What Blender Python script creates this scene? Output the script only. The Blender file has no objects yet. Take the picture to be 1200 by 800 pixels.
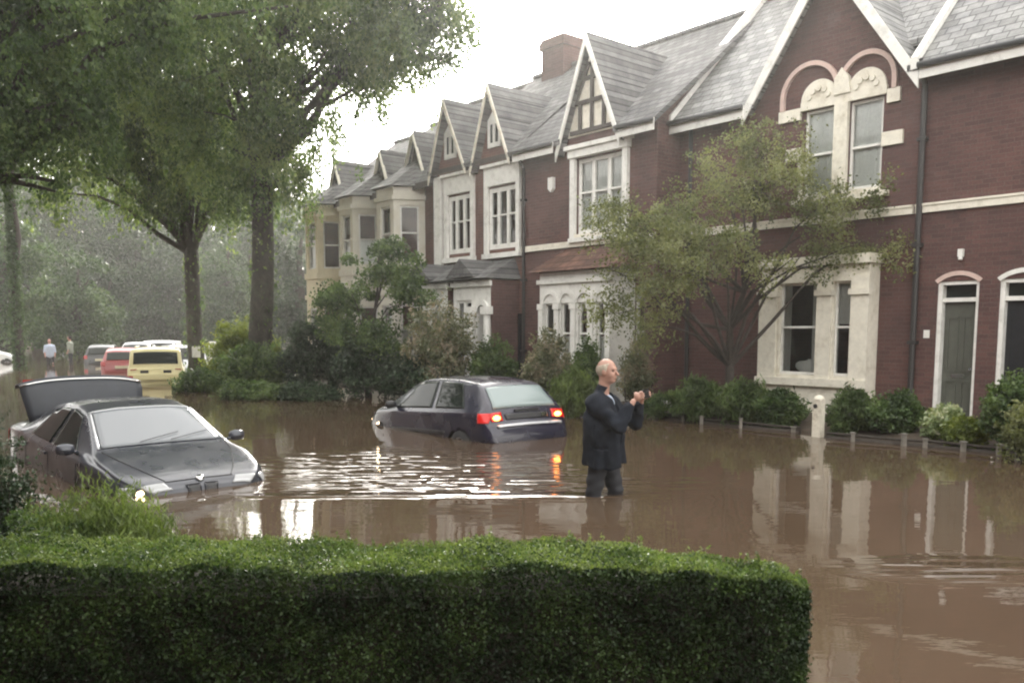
import bpy, bmesh, math, random
import numpy as np
R = math.radians
rng = np.random.default_rng(7)
random.seed(7)
S = bpy.context.scene
COL = S.collection

# ------------------------------------------------------------------ frames
TH = R(40.2); NX, NY = math.cos(TH), math.sin(TH)          # n: into the facades
UX, UY = math.sin(TH), -math.cos(TH)                       # u: along the street, to the right
FD = 15.3
def F(u, q, z=0.0):                                        # street frame -> world
    return (NX*(FD-q)+UX*u, NY*(FD-q)+UY*u, z)
ROTF = math.atan2(UY, UX)

# ------------------------------------------------------------------ materials
def mat(name):
    m = bpy.data.materials.new(name); m.use_nodes = True
    nt = m.node_tree; nt.nodes.clear()
    out = nt.nodes.new('ShaderNodeOutputMaterial')
    return m, nt, out
def nd(nt, t, ins=None, **kw):
    n = nt.nodes.new(t)
    for k, v in kw.items(): setattr(n, k, v)
    for k, v in (ins or {}).items():
        if isinstance(v, bpy.types.NodeSocket): nt.links.new(v, n.inputs[k])
        else: n.inputs[k].default_value = v
    return n
def c4(c): return (c[0], c[1], c[2], 1)
def mixc(nt, fac, a, b, mode='MIX'):
    n = nt.nodes.new('ShaderNodeMix'); n.data_type = 'RGBA'; n.blend_type = mode
    for i, v in ((0, fac), (6, a), (7, b)):
        if isinstance(v, bpy.types.NodeSocket): nt.links.new(v, n.inputs[i])
        else: n.inputs[i].default_value = v if i == 0 else c4(v)
    return n.outputs[2]
def ramp(nt, fac, p):
    n = nt.nodes.new('ShaderNodeValToRGB'); e = n.color_ramp.elements
    while len(e) < len(p): e.new(.5)
    for k, (pos, c) in enumerate(p): e[k].position = pos; e[k].color = c4(c)
    nt.links.new(fac, n.inputs[0]); return n.outputs[0]
def plain(name, col, rough=.6, var=.25, scale=6, metal=0, coat=0, bump=.0, spec=.5, stain=None):
    m, nt, out = mat(name)
    tc = nd(nt, 'ShaderNodeTexCoord')
    nz = nd(nt, 'ShaderNodeTexNoise', {'Vector': tc.outputs['Object'], 'Scale': scale, 'Detail': 6, 'Roughness': .65})
    lo = tuple(x*(1-var) for x in col); hi = tuple(min(1, x*(1+var)) for x in col)
    c = ramp(nt, nz.outputs['Fac'], [(.3, lo), (.7, hi)])
    if stain:
        n2 = nd(nt, 'ShaderNodeTexNoise', {'Vector': tc.outputs['Object'], 'Scale': stain[1], 'Detail': 8, 'Roughness': .7})
        f = ramp(nt, n2.outputs['Fac'], [(.5, (0, 0, 0)), (.72, (1, 1, 1))])
        c = mixc(nt, f, c, stain[0])
    b = nd(nt, 'ShaderNodeBsdfPrincipled', {'Base Color': c, 'Roughness': rough, 'Metallic': metal, 'Coat Weight': coat, 'Coat Roughness': .03, 'Specular IOR Level': spec})
    if bump:
        bp = nd(nt, 'ShaderNodeBump', {'Strength': 1, 'Distance': bump, 'Height': nz.outputs['Fac']})
        nt.links.new(bp.outputs[0], b.inputs['Normal'])
    nt.links.new(b.outputs[0], out.inputs[0]); return m
def brickmat(name, c1, c2, mortar, rough=.85):
    m, nt, out = mat(name)
    tc = nd(nt, 'ShaderNodeTexCoord')
    sp = nd(nt, 'ShaderNodeSeparateXYZ', {0: tc.outputs['Object']})
    ad = nd(nt, 'ShaderNodeMath', {0: sp.outputs[0], 1: sp.outputs[1]}, operation='ADD')
    cb = nd(nt, 'ShaderNodeCombineXYZ', {0: ad.outputs[0], 1: sp.outputs[2]})
    br = nd(nt, 'ShaderNodeTexBrick', {'Vector': cb.outputs[0], 'Color1': c4(c1), 'Color2': c4(c2), 'Mortar': c4(mortar), 'Scale': 1.0,
        'Mortar Size': .006, 'Mortar Smooth': .2, 'Bias': 0, 'Brick Width': .225, 'Row Height': .075})
    n1 = nd(nt, 'ShaderNodeTexNoise', {'Vector': tc.outputs['Object'], 'Scale': .9, 'Detail': 8, 'Roughness': .7})
    f = ramp(nt, n1.outputs['Fac'], [(.35, (.72, .72, .74)), (.7, (1.22, 1.15, 1.1))])
    c = mixc(nt, 1.0, br.outputs['Color'], f, 'MULTIPLY')
    n2 = nd(nt, 'ShaderNodeTexNoise', {'Vector': tc.outputs['Object'], 'Scale': 30, 'Detail': 3})
    f2 = ramp(nt, n2.outputs['Fac'], [(.3, (.8, .8, .8)), (.7, (1.2, 1.2, 1.2))])
    c = mixc(nt, 1.0, c, f2, 'MULTIPLY')
    n3 = nd(nt, 'ShaderNodeTexNoise', {'Vector': tc.outputs['Object'], 'Scale': 2.5, 'Detail': 5})
    zz = nd(nt, 'ShaderNodeMath', {0: sp.outputs[2], 1: nd(nt, 'ShaderNodeMath', {0: n3.outputs['Fac'], 1: -.35}, operation='MULTIPLY').outputs[0]}, operation='ADD')
    wet = nd(nt, 'ShaderNodeMapRange', {0: zz.outputs[0], 1: .30, 2: .12, 3: 0.0, 4: .55})
    c = mixc(nt, wet.outputs[0], c, (.045, .034, .026))
    n4 = nd(nt, 'ShaderNodeTexNoise', {'Vector': tc.outputs['Object'], 'Scale': 1.7, 'Detail': 8, 'Roughness': .75})
    c = mixc(nt, ramp(nt, n4.outputs['Fac'], [(.58, (0, 0, 0)), (.75, (.4, .4, .4))]), c, (.21, .16, .14))
    b = nd(nt, 'ShaderNodeBsdfPrincipled', {'Base Color': c, 'Roughness': rough})
    bp = nd(nt, 'ShaderNodeBump', {'Strength': .6, 'Distance': .006, 'Height': br.outputs['Fac']}, invert=True)
    nt.links.new(bp.outputs[0], b.inputs['Normal'])
    nt.links.new(b.outputs[0], out.inputs[0]); return m
def slatemat(name, col, rough=.38):
    m, nt, out = mat(name)
    tc = nd(nt, 'ShaderNodeTexCoord')
    sp = nd(nt, 'ShaderNodeSeparateXYZ', {0: tc.outputs['Object']})
    ad = nd(nt, 'ShaderNodeMath', {0: sp.outputs[0], 1: sp.outputs[1]}, operation='ADD')
    cb = nd(nt, 'ShaderNodeCombineXYZ', {0: sp.outputs[0], 1: sp.outputs[2]})
    a = tuple(x*.72 for x in col); b2 = tuple(x*1.3 for x in col); mo = tuple(x*.35 for x in col)
    br = nd(nt, 'ShaderNodeTexBrick', {'Vector': cb.outputs[0], 'Color1': c4(a), 'Color2': c4(b2), 'Mortar': c4(mo), 'Scale': 1.0,
        'Mortar Size': .012, 'Mortar Smooth': .4, 'Brick Width': .26, 'Row Height': .15})
    n1 = nd(nt, 'ShaderNodeTexNoise', {'Vector': tc.outputs['Object'], 'Scale': 2.2, 'Detail': 7, 'Roughness': .7})
    f = ramp(nt, n1.outputs['Fac'], [(.3, (.6, .6, .62)), (.72, (1.4, 1.38, 1.3))])
    c = mixc(nt, 1.0, br.outputs['Color'], f, 'MULTIPLY')
    b = nd(nt, 'ShaderNodeBsdfPrincipled', {'Base Color': c, 'Roughness': rough, 'Specular IOR Level': .3})
    hv = nd(nt, 'ShaderNodeMath', {0: br.outputs['Fac'], 1: -1.0}, operation='MULTIPLY')
    n3 = nd(nt, 'ShaderNodeTexNoise', {'Vector': cb.outputs[0], 'Scale': 7, 'Detail': 2})
    h2 = nd(nt, 'ShaderNodeMath', {0: hv.outputs[0], 1: n3.outputs['Fac']}, operation='ADD')
    bp = nd(nt, 'ShaderNodeBump', {'Strength': .7, 'Distance': .035, 'Height': h2.outputs[0]})
    nt.links.new(bp.outputs[0], b.inputs['Normal'])
    nt.links.new(b.outputs[0], out.inputs[0]); return m
def glassmat(name, tint=(.93, .96, .95), refl=1.5):
    m, nt, out = mat(name)
    fr = nd(nt, 'ShaderNodeFresnel', {'IOR': refl})
    t = nd(nt, 'ShaderNodeBsdfTransparent', {'Color': c4(tint)})
    g = nd(nt, 'ShaderNodeBsdfGlossy', {'Color': (1, 1, 1, 1), 'Roughness': .02})
    mx = nd(nt, 'ShaderNodeMixShader', {0: fr.outputs[0], 1: t.outputs[0], 2: g.outputs[0]})
    nt.links.new(mx.outputs[0], out.inputs[0]); return m
def glossdark(name, col, rough=.03, ior=1.5):
    m, nt, out = mat(name)
    b = nd(nt, 'ShaderNodeBsdfPrincipled', {'Base Color': c4(col), 'Roughness': rough, 'IOR': ior})
    nt.links.new(b.outputs[0], out.inputs[0]); return m
def emit(name, col, st):
    m, nt, out = mat(name)
    b = nd(nt, 'ShaderNodeBsdfPrincipled', {'Base Color': c4(col), 'Roughness': .15, 'Emission Color': c4(col), 'Emission Strength': st})
    nt.links.new(b.outputs[0], out.inputs[0]); return m
def leafmat(name, dark, mid, light, trans=.4, scale=.8, rough=.45):
    m, nt, out = mat(name)
    tc = nd(nt, 'ShaderNodeTexCoord'); ge = nd(nt, 'ShaderNodeNewGeometry')
    nz = nd(nt, 'ShaderNodeTexNoise', {'Vector': tc.outputs['Object'], 'Scale': scale, 'Detail': 3})
    mx = nd(nt, 'ShaderNodeMath', {0: ge.outputs['Random Per Island'], 1: .42}, operation='MULTIPLY')
    m2 = nd(nt, 'ShaderNodeMapRange', {0: nz.outputs['Fac'], 1: .32, 2: .68, 3: .0, 4: .68})
    ad = nd(nt, 'ShaderNodeMath', {0: mx.outputs[0], 1: m2.outputs[0]}, operation='ADD')
    c = ramp(nt, ad.outputs[0], [(.22, dark), (.55, mid), (.88, light)])
    b = nd(nt, 'ShaderNodeBsdfPrincipled', {'Base Color': c, 'Roughness': rough, 'Specular IOR Level': .35})
    ct = mixc(nt, 1.0, c, (1.25, 1.35, .55), 'MULTIPLY')
    t = nd(nt, 'ShaderNodeBsdfTranslucent', {'Color': ct})
    sh = nd(nt, 'ShaderNodeMixShader', {0: trans, 1: b.outputs[0], 2: t.outputs[0]})
    nt.links.new(sh.outputs[0], out.inputs[0]); return m

M = {}
M['brick'] = brickmat('red_brick', (.122, .060, .053), (.080, .040, .038), (.112, .080, .070))
M['brick_far'] = brickmat('brown_brick', (.15, .072, .056), (.115, .055, .045), (.16, .12, .1))
M['slate'] = slatemat('wet_slate', (.21, .212, .216), .5)
M['slate2'] = slatemat('old_slate', (.135, .135, .14), .75)
M['tile'] = slatemat('brown_tile', (.13, .07, .055), .6)
M['cream'] = plain('cream_stone', (.76, .72, .62), .75, .10, 9, stain=((.52, .47, .37), 3.5), bump=.004)
M['white'] = plain('white_paint', (.80, .79, .75), .5, .06, 5, stain=((.55, .54, .5), 4))
M['pink'] = plain('pale_pink_stone', (.6, .45, .4), .75, .12, 10, bump=.004)
M['buff'] = plain('buff_paint', (.70, .63, .46), .65, .1, 6, stain=((.55, .48, .34), 3))
M['ivory'] = plain('ivory_paint', (.70, .67, .58), .65, .08, 6, stain=((.55, .5, .4), 3))
M['iron'] = plain('black_iron', (.03, .028, .028), .5, .2, 10)
M['lead'] = plain('dark_gutter', (.05, .052, .056), .5, .2, 8)
M['timber'] = plain('dark_timber', (.05, .04, .035), .7, .3, 8)
M['curtain'] = plain('net_curtain', (.85, .85, .82), .9, .08, 14)
M['blindg'] = plain('grey_blind', (.5, .5, .48), .9, .08, 14)
M['glass'] = glassmat('window_glass')
M['door_green'] = plain('grey_green_door_paint', (.10, .105, .088), .35, .15, 6)
M['door_black'] = plain('black_door_paint', (.02, .022, .026), .25, .2, 6)
M['bark'] = plain('bark', (.042, .036, .028), .9, .5, 7, bump=.06, stain=((.06, .07, .04), 2.0))
M['bark2'] = plain('dark_bark', (.042, .034, .028), .9, .4, 14, bump=.012)
M['soil'] = plain('wet_soil', (.06, .045, .032), .8, .4, 4, bump=.03)
M['road'] = plain('silted_road', (.11, .085, .06), .8, .2, 1.5)
M['post'] = plain('painted_post', (.68, .64, .54), .6, .15, 12, stain=((.35, .3, .22), 8))
M['stub'] = plain('weathered_stub', (.20, .185, .16), .8, .3, 12)
M['rubber'] = plain('tyre_rubber', (.018, .018, .019), .75, .2, 10)
M['alloy'] = plain('wheel_alloy', (.4, .4, .41), .35, .1, 8, metal=.8)
M['plastic'] = plain('black_trim', (.022, .022, .024), .45, .2, 10)
M['carglass'] = glossdark('car_glass', (.012, .017, .015), .03, 1.33)
M['carglass2'] = glossdark('car_rear_glass', (.22, .27, .27), .12, 1.6)
M['carglass_w'] = glossdark('car_windscreen_glass', (.15, .165, .18), .08, 1.6)
M['red_lens'] = emit('red_lamp_lens', (.40, .012, .01), .22)
M['red_off'] = plain('red_lens_unlit', (.35, .02, .02), .15, .1, 5)
M['amber'] = emit('amber_bulb', (1, .30, .05), 4.6)
M['head_on'] = emit('headlamp_lit', (1, .72, .42), 4.5)
M['lens'] = glossdark('headlamp_lens', (.42, .43, .44), .1)
M['chrome'] = plain('chrome', (.6, .6, .6), .15, .05, 5, metal=1)
M['skin'] = plain('skin', (.44, .25, .19), .5, .12, 18)
M['hair'] = plain('white_hair', (.46, .40, .32), .8, .2, 60)
M['coat'] = plain('dark_navy_cloth', (.016, .019, .026), .95, .3, 12, bump=.006, spec=.12)
M['shirt'] = plain('pale_blue_cloth', (.40, .46, .56), .8, .15, 8)
M['cloth_grey'] = plain('grey_green_cloth', (.22, .24, .19), .8, .2, 8)
M['trouser'] = plain('dark_trousers', (.020, .021, .026), .8, .2, 10)
M['eye'] = glossdark('eye_dark', (.03, .02, .015), .1)
M['phone'] = glossdark('phone_black', (.012, .012, .013), .12)
def paint(name, col, rough=.28, metal=.35, mud=True):
    m, nt, out = mat(name)
    tc = nd(nt, 'ShaderNodeTexCoord')
    nz = nd(nt, 'ShaderNodeTexNoise', {'Vector': tc.outputs['Object'], 'Scale': 2.2, 'Detail': 3, 'Roughness': .55})
    f = ramp(nt, nz.outputs['Fac'], [(.4, (0, 0, 0)), (.9, (.16, .16, .16))])
    c = mixc(nt, f, col, (.14, .12, .10) if mud else col)
    rr = nd(nt, 'ShaderNodeMapRange', {0: nz.outputs['Fac'], 1: .3, 2: .8, 3: rough*.7, 4: rough*1.6})
    b = nd(nt, 'ShaderNodeBsdfPrincipled', {'Base Color': c, 'Roughness': rr.outputs[0], 'Metallic': metal, 'Coat Weight': .6, 'Coat Roughness': .06})
    nt.links.new(b.outputs[0], out.inputs[0]); return m
M['p_navy'] = paint('navy_car_paint', (.014, .015, .034), .25, .1)
M['p_grey'] = paint('slate_grey_car_paint', (.042, .047, .062), .28, .2)
M['p_lid'] = plain('dull_slate_grey_paint', (.034, .038, .047), .55, .15, 4)
M['p_yellow'] = paint('pale_yellow_car_paint', (.76, .68, .36), .4, 0)
M['p_red'] = paint('red_car_paint', (.30, .05, .05), .4, 0)
M['p_white'] = paint('white_car_paint', (.7, .7, .68), .4, 0)
M['p_silver'] = paint('silver_car_paint', (.45, .46, .48), .35, .3)
M['p_black'] = paint('black_car_paint', (.025, .025, .028), .35, .1)
M['lf_tree'] = leafmat('street_tree_leaf', (.028, .052, .02), (.095, .145, .058), (.215, .265, .12), .54, .5)
M['lf_tree2'] = leafmat('near_tree_leaf', (.025, .05, .017), (.075, .125, .043), (.165, .225, .085), .45, .7)
M['lf_far'] = leafmat('far_tree_leaf', (.012, .026, .013), (.028, .054, .025), (.06, .10, .042), .3, .25)
M['lf_far2'] = leafmat('far_pale_tree_leaf', (.03, .058, .024), (.06, .10, .042), (.11, .165, .07), .3, .25)
M['lf_dark'] = leafmat('dark_evergreen_leaf', (.012, .024, .012), (.026, .05, .024), (.055, .09, .04), .2, .5)
M['lf_acer'] = leafmat('feathery_leaf', (.075, .09, .04), (.185, .20, .10), (.31, .32, .17), .45, 1.2)
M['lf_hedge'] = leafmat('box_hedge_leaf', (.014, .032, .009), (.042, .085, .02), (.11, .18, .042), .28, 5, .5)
M['lf_grass'] = leafmat('long_grass_leaf', (.06, .085, .03), (.12, .165, .058), (.20, .255, .10), .45, 3)
M['lf_shrub'] = leafmat('shrub_leaf', (.03, .055, .02), (.085, .135, .05), (.16, .22, .085), .38, 2)
M['lf_fern'] = leafmat('fern_leaf', (.045, .07, .025), (.10, .15, .055), (.18, .235, .10), .4, 2)
M['lf_hedge_shaded'] = leafmat('shaded_box_leaf', (.008, .018, .006), (.021, .044, .012), (.058, .098, .026), .22, 4, .5)  # box leaf darkened: shade of the hedge's front and sides put into its colour
M['lf_shoot'] = leafmat('new_shoot_leaf', (.055, .085, .03), (.115, .16, .058), (.19, .24, .095), .42, 3)
M['lf_pink'] = leafmat('pinkish_shrub_leaf', (.085, .10, .055), (.19, .20, .125), (.42, .34, .29), .35, 2.5)
M['lf_yellow'] = leafmat('yellow_green_leaf', (.07, .1, .02), (.15, .19, .035), (.24, .27, .06), .4, 2)
M['lf_white'] = leafmat('variegated_leaf', (.12, .17, .07), (.3, .36, .2), (.62, .62, .48), .35, 4)

# ------------------------------------------------------------------ mesh helpers
def link(o, parent=None):
    COL.objects.link(o)
    if parent is not None: o.parent = parent
    return o
def tag(o, label, cat, group=None):
    o['label'] = label; o['category'] = cat
    if group: o['group'] = group
    return o
def empty(name, loc, rz=0.0, label=None, cat=None, group=None):
    o = bpy.data.objects.new(name, None); o.location = loc; o.rotation_euler = (0, 0, rz); o.empty_display_size = .2
    link(o)
    if label: tag(o, label, cat, group)
    return o
class MB:
    def __init__(s, off=(0, 0, 0)): s.v = []; s.f = []; s.off = off
    def add(s, vs, fs):
        b = len(s.v); s.v += [tuple(p) for p in vs]; s.f += [tuple(b+i for i in f) for f in fs]; return s
    def box(s, x0, x1, y0, y1, z0, z1):
        return s.add([(x0,y0,z0),(x1,y0,z0),(x1,y1,z0),(x0,y1,z0),(x0,y0,z1),(x1,y0,z1),(x1,y1,z1),(x0,y1,z1)],
                     [(0,3,2,1),(4,5,6,7),(0,1,5,4),(1,2,6,5),(2,3,7,6),(3,0,4,7)])
    def prism(s, poly, y0, y1):                            # polygon in x,z extruded in y
        n = len(poly)
        return s.add([(x, y0, z) for x, z in poly]+[(x, y1, z) for x, z in poly],
                     [tuple(range(n)), tuple(range(2*n-1, n-1, -1))]+[(i, n+i, n+(i+1) % n, (i+1) % n) for i in range(n)])
    def plan(s, poly, z0, z1):                             # polygon in x,y extruded in z
        n = len(poly)
        return s.add([(x, y, z0) for x, y in poly]+[(x, y, z1) for x, y in poly],
                     [tuple(range(n-1, -1, -1)), tuple(range(n, 2*n))]+[(i, (i+1) % n, n+(i+1) % n, n+i) for i in range(n)])
    def slab(s, quad, th):                                 # a quad with thickness straight down
        a = [tuple(p) for p in quad]; b = [(p[0], p[1], p[2]-th) for p in a]
        return s.add(a+b, [(0,1,2,3),(7,6,5,4),(0,4,5,1),(1,5,6,2),(2,6,7,3),(3,7,4,0)])
    def obox(s, A, e, m, t0, t1, d0, d1, z0, z1):          # box in the frame of a wall
        P = lambda t, dd, z: (A[0]+e[0]*t+m[0]*dd, A[1]+e[1]*t+m[1]*dd, z)
        return s.add([P(t0,d0,z0),P(t1,d0,z0),P(t1,d1,z0),P(t0,d1,z0),P(t0,d0,z1),P(t1,d0,z1),P(t1,d1,z1),P(t0,d1,z1)],
                     [(0,3,2,1),(4,5,6,7),(0,1,5,4),(1,2,6,5),(2,3,7,6),(3,0,4,7)])
    def bar(s, p, q, w, h, up=(0, 0, 1)):                  # rectangular bar from p to q
        p = np.array(p, float); q = np.array(q, float); d = q-p; d /= np.linalg.norm(d)
        a = np.cross(d, up); a /= np.linalg.norm(a); b = np.cross(a, d)
        vs = [c+sx*a*w/2+sz*b*h/2 for c in (p, q) for sx, sz in ((-1,-1),(1,-1),(1,1),(-1,1))]
        return s.add(vs, [(0,1,2,3),(7,6,5,4),(0,4,5,1),(1,5,6,2),(2,6,7,3),(3,7,4,0)])
    def tube(s, pts, rad, n=8, caps=True):
        pts = [np.array(p, float) for p in pts]; rings = []
        if not hasattr(rad, '__len__'): rad = [rad]*len(pts)
        base = len(s.v)
        ref = np.array((.31, .77, .55))
        for i, p in enumerate(pts):
            d = pts[min(i+1, len(pts)-1)]-pts[max(i-1, 0)]; d /= (np.linalg.norm(d)+1e-9)
            a = np.cross(d, ref); a /= (np.linalg.norm(a)+1e-9); b = np.cross(d, a)
            for k in range(n):
                t = 2*math.pi*k/n; s.v.append(tuple(p+rad[i]*(math.cos(t)*a+math.sin(t)*b)))
        for i in range(len(pts)-1):
            for k in range(n):
                s.f.append((base+i*n+k, base+i*n+(k+1) % n, base+(i+1)*n+(k+1) % n, base+(i+1)*n+k))
        if caps:
            s.f.append(tuple(base+k for k in range(n-1, -1, -1))); e = base+(len(pts)-1)*n
            s.f.append(tuple(e+k for k in range(n)))
        return s
    def grid(s, G):                                        # G[i][j] points
        b = len(s.v); n = len(G); m = len(G[0])
        for r in G: s.v += [tuple(p) for p in r]
        for i in range(n-1):
            for j in range(m-1): s.f.append((b+i*m+j, b+i*m+j+1, b+(i+1)*m+j+1, b+(i+1)*m+j))
        return s
    def arc(s, cx, cz, r0, r1, y0, y1, a0=0, a1=math.pi, n=16):  # ring sector in x,z
        poly = [(cx+r1*math.cos(a0+(a1-a0)*k/n), cz+r1*math.sin(a0+(a1-a0)*k/n)) for k in range(n+1)]
        for k in range(n):
            t0 = a0+(a1-a0)*k/n; t1 = a0+(a1-a0)*(k+1)/n
            q = [(cx+r*math.cos(t), cz+r*math.sin(t)) for r, t in ((r0, t0), (r1, t0), (r1, t1), (r0, t1))]
            n0 = len(s.v)
            s.v += [(x, y, z) for y in (y0, y1) for x, z in q]
            s.f += [(n0, n0+1, n0+2, n0+3), (n0+7, n0+6, n0+5, n0+4), (n0+1, n0+5, n0+6, n0+2), (n0+3, n0+7, n0+4, n0)]
            if k == 0: s.f.append((n0, n0+4, n0+5, n0+1))
            if k == n-1: s.f.append((n0+2, n0+6, n0+7, n0+3))
        return s
    def build(s, name, m, parent=None, smooth=False, recalc=True, weld=False):
        me = bpy.data.meshes.new(name)
        me.from_pydata([(x-s.off[0], y-s.off[1], z-s.off[2]) for x, y, z in s.v], [], s.f)
        if recalc or weld:
            bm = bmesh.new(); bm.from_mesh(me)
            if weld: bmesh.ops.remove_doubles(bm, verts=bm.verts, dist=1e-4)
            if recalc: bmesh.ops.recalc_face_normals(bm, faces=bm.faces)
            bm.to_mesh(me); bm.free()
        if smooth: me.polygons.foreach_set('use_smooth', [True]*len(me.polygons))
        me.materials.append(m); me.update()
        o = bpy.data.objects.new(name, me); return link(o, parent)
def fastmesh(name, V, Q, m, parent=None, smooth=False):    # numpy verts, equal-sized faces
    me = bpy.data.meshes.new(name); k = Q.shape[1]
    me.vertices.add(len(V)); me.vertices.foreach_set('co', np.ascontiguousarray(V, dtype=np.float32).ravel())
    me.loops.add(Q.size); me.loops.foreach_set('vertex_index', np.ascontiguousarray(Q, dtype=np.int32).ravel())
    me.polygons.add(len(Q)); me.polygons.foreach_set('loop_start', np.arange(0, Q.size, k, dtype=np.int32))
    me.update(calc_edges=True); me.validate()
    if smooth: me.polygons.foreach_set('use_smooth', [True]*len(me.polygons))
    me.materials.append(m)
    return link(bpy.data.objects.new(name, me), parent)
def unit(v): return v/(np.linalg.norm(v, axis=-1, keepdims=True)+1e-9)
def leaves(C, size, axis=None, axw=0.0, aspect=.6, up=None, upw=0.0):
    """one folded diamond per leaf at C; axis = preferred direction of the midrib, up = preferred normal"""
    n = len(C)
    a = rng.normal(size=(n, 3))
    if axis is not None: a = unit(a)*(1-axw)+np.asarray(axis)*axw
    a = unit(a)
    nrm = rng.normal(size=(n, 3))
    if up is not None: nrm = unit(nrm)*(1-upw)+np.asarray(up)*upw
    b = unit(np.cross(a, nrm)); nn = np.cross(b, a)
    sz = (size*(.65+.7*rng.random(n)))[:, None] if np.ndim(size) == 0 else np.asarray(size)[:, None]
    V = np.empty((n, 4, 3))
    V[:, 0] = C-a*sz*.5; V[:, 2] = C+a*sz*.5
    V[:, 1] = C+b*sz*.5*aspect+nn*sz*.1-a*sz*.06; V[:, 3] = C-b*sz*.5*aspect+nn*sz*.1-a*sz*.06
    Q = np.arange(4*n).reshape(n, 4)
    return V.reshape(-1, 3), Q
def blob_pts(ells, ncl, n, rc, shell=.45, flat=.7, droop=0.0, keep=None):
    """leaf points gathered in clusters through a union of ellipsoids; returns points, cluster centres"""
    vol = np.array([e[1][0]*e[1][1]*e[1][2] for e in ells])**.75; vol /= vol.sum()
    k = rng.choice(len(ells), size=ncl, p=vol)
    d = unit(rng.normal(size=(ncl, 3))); r = rng.random(ncl)**shell
    cen = np.array([ells[i][0] for i in k])+d*r[:, None]*np.array([ells[i][1] for i in k])
    if keep is not None: cen = cen[keep(cen)]
    w = .35+rng.random(len(cen))**1.5; w /= w.sum()
    idx = rng.choice(len(cen), size=n, p=w)
    rr = rc*(.55+.9*rng.random(len(cen)))
    g = rng.normal(size=(n, 3)); g = unit(g)*(rng.random(n)**.5)[:, None]
    P = cen[idx]+g*rr[idx][:, None]*np.array((1, 1, flat))
    if droop: P[:, 2] -= droop*rr[idx]*(np.hypot(g[:, 0], g[:, 1])**2)
    return P, cen
def wobble(p, q, k, amp):
    p = np.array(p, float); q = np.array(q, float); L = np.linalg.norm(q-p)
    pts = [p+(q-p)*t for t in np.linspace(0, 1, k+1)]
    for i in range(1, k): pts[i] = pts[i]+rng.normal(size=3)*amp*L
    return pts
def tree(name, label, base, ells, ncl, nleaf, lsize, rc, lm, trunk, limbs=8, twigs=40, bark='bark', group=None, cat='tree',
         shell=.45, droop=.4, axw=.35, flat=.7, limb_r=.35, keep=None, spray=0.0, ivy=None):
    """trunk = (radius, fork point, top point)"""
    o = empty(name, base, 0, label, cat, group)
    b = np.array(base, float)
    mb = MB(tuple(base))
    r0, fork, top = trunk
    fork = np.array(fork, float); top = np.array(top, float)
    p1 = wobble(b+(0, 0, -.25), fork, 4, .012); p2 = wobble(fork, top, 4, .03)[1:]
    rad = [r0*1.35, r0*1.08, r0*.98, r0*.94, r0*.92]+[r0*.92*(1-.82*t) for t in (.25, .5, .75, 1)]
    mb.tube(p1+p2, rad, 12)
    P, cen = blob_pts(ells, ncl, nleaf, rc, shell, flat, droop, keep)
    if spray:
        n2 = int(nleaf*.62); ns = max(20, n2//70); w = .3+rng.random(len(cen))**2; w /= w.sum()
        k = rng.choice(len(cen), size=ns, p=w); st = cen[k]+rng.normal(size=(ns, 3))*rc*np.array((.75, .75, .5)); L = spray*(.45+.9*rng.random(ns))
        out = rng.normal(size=(ns, 2))*.28; i = rng.integers(0, ns, n2); t = rng.random(n2)**.85
        S_ = st[i].copy(); S_[:, 2] -= L[i]*t**1.25; S_[:, :2] += out[i]*(L[i]*t**.6)[:, None]; S_ += rng.normal(size=(n2, 3))*(.035+.075*(1-.45*t))[:, None]*max(1, lsize/.09)
        P = np.vstack([P[:nleaf-n2], S_])
    if ivy:
        t = rng.random(ivy); a_ = rng.random(ivy)*6.283; q_ = b+(fork-b)*t[:, None]; rr_ = r0*(1.0+.7*rng.random(ivy)*(1.2-t))
        P = np.vstack([P, q_+np.stack([np.cos(a_)*rr_, np.sin(a_)*rr_, 0*t], 1)])
    ends = []
    main = [p1[-1]]+p2
    for i in range(limbs):
        e = ells[i % len(ells)]
        tgt = np.array(e[0])+unit(rng.normal(size=3))*np.array(e[1])*.55*(1 if i >= len(ells) else .35)
        st = main[min(len(main)-1, int(rng.random()*3.2))]
        if tgt[2] < st[2]+.1*np.linalg.norm(tgt-st): st = main[0]
        mid = st+(tgt-st)*.5+np.array((0, 0, .12*np.linalg.norm(tgt-st)))
        pts = [st, st+(mid-st)*.5+rng.normal(size=3)*.03*np.linalg.norm(tgt-st), mid, mid+(tgt-mid)*.5+rng.normal(size=3)*.03*np.linalg.norm(tgt-st), tgt]
        rl = r0*limb_r*(.75+.5*rng.random())
        mb.tube(pts, [rl, rl*.8, rl*.6, rl*.42, rl*.2], 7, False); ends += [(q, rl*s) for q, s in zip(pts[1:], (.8, .6, .42, .2))]
    if len(ends) and twigs:
        E = np.array([q for q, _ in ends])
        for c in cen[rng.choice(len(cen), size=min(twigs, len(cen)), replace=False)]:
            j = int(np.argmin(np.linalg.norm(E-c, axis=1)))
            pts = wobble(E[j], c, 3, .06); r = max(.004, ends[j][1]*.45)
            mb.tube(pts, [r, r*.75, r*.5, r*.25], 5, False)
    mb.build('trunk', M[bark], o, True, recalc=False)
    V, Q = leaves(P, lsize, (0, 0, -1), axw, .62)
    fastmesh('crown', V-b, Q, M[lm], o)
    return o
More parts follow.
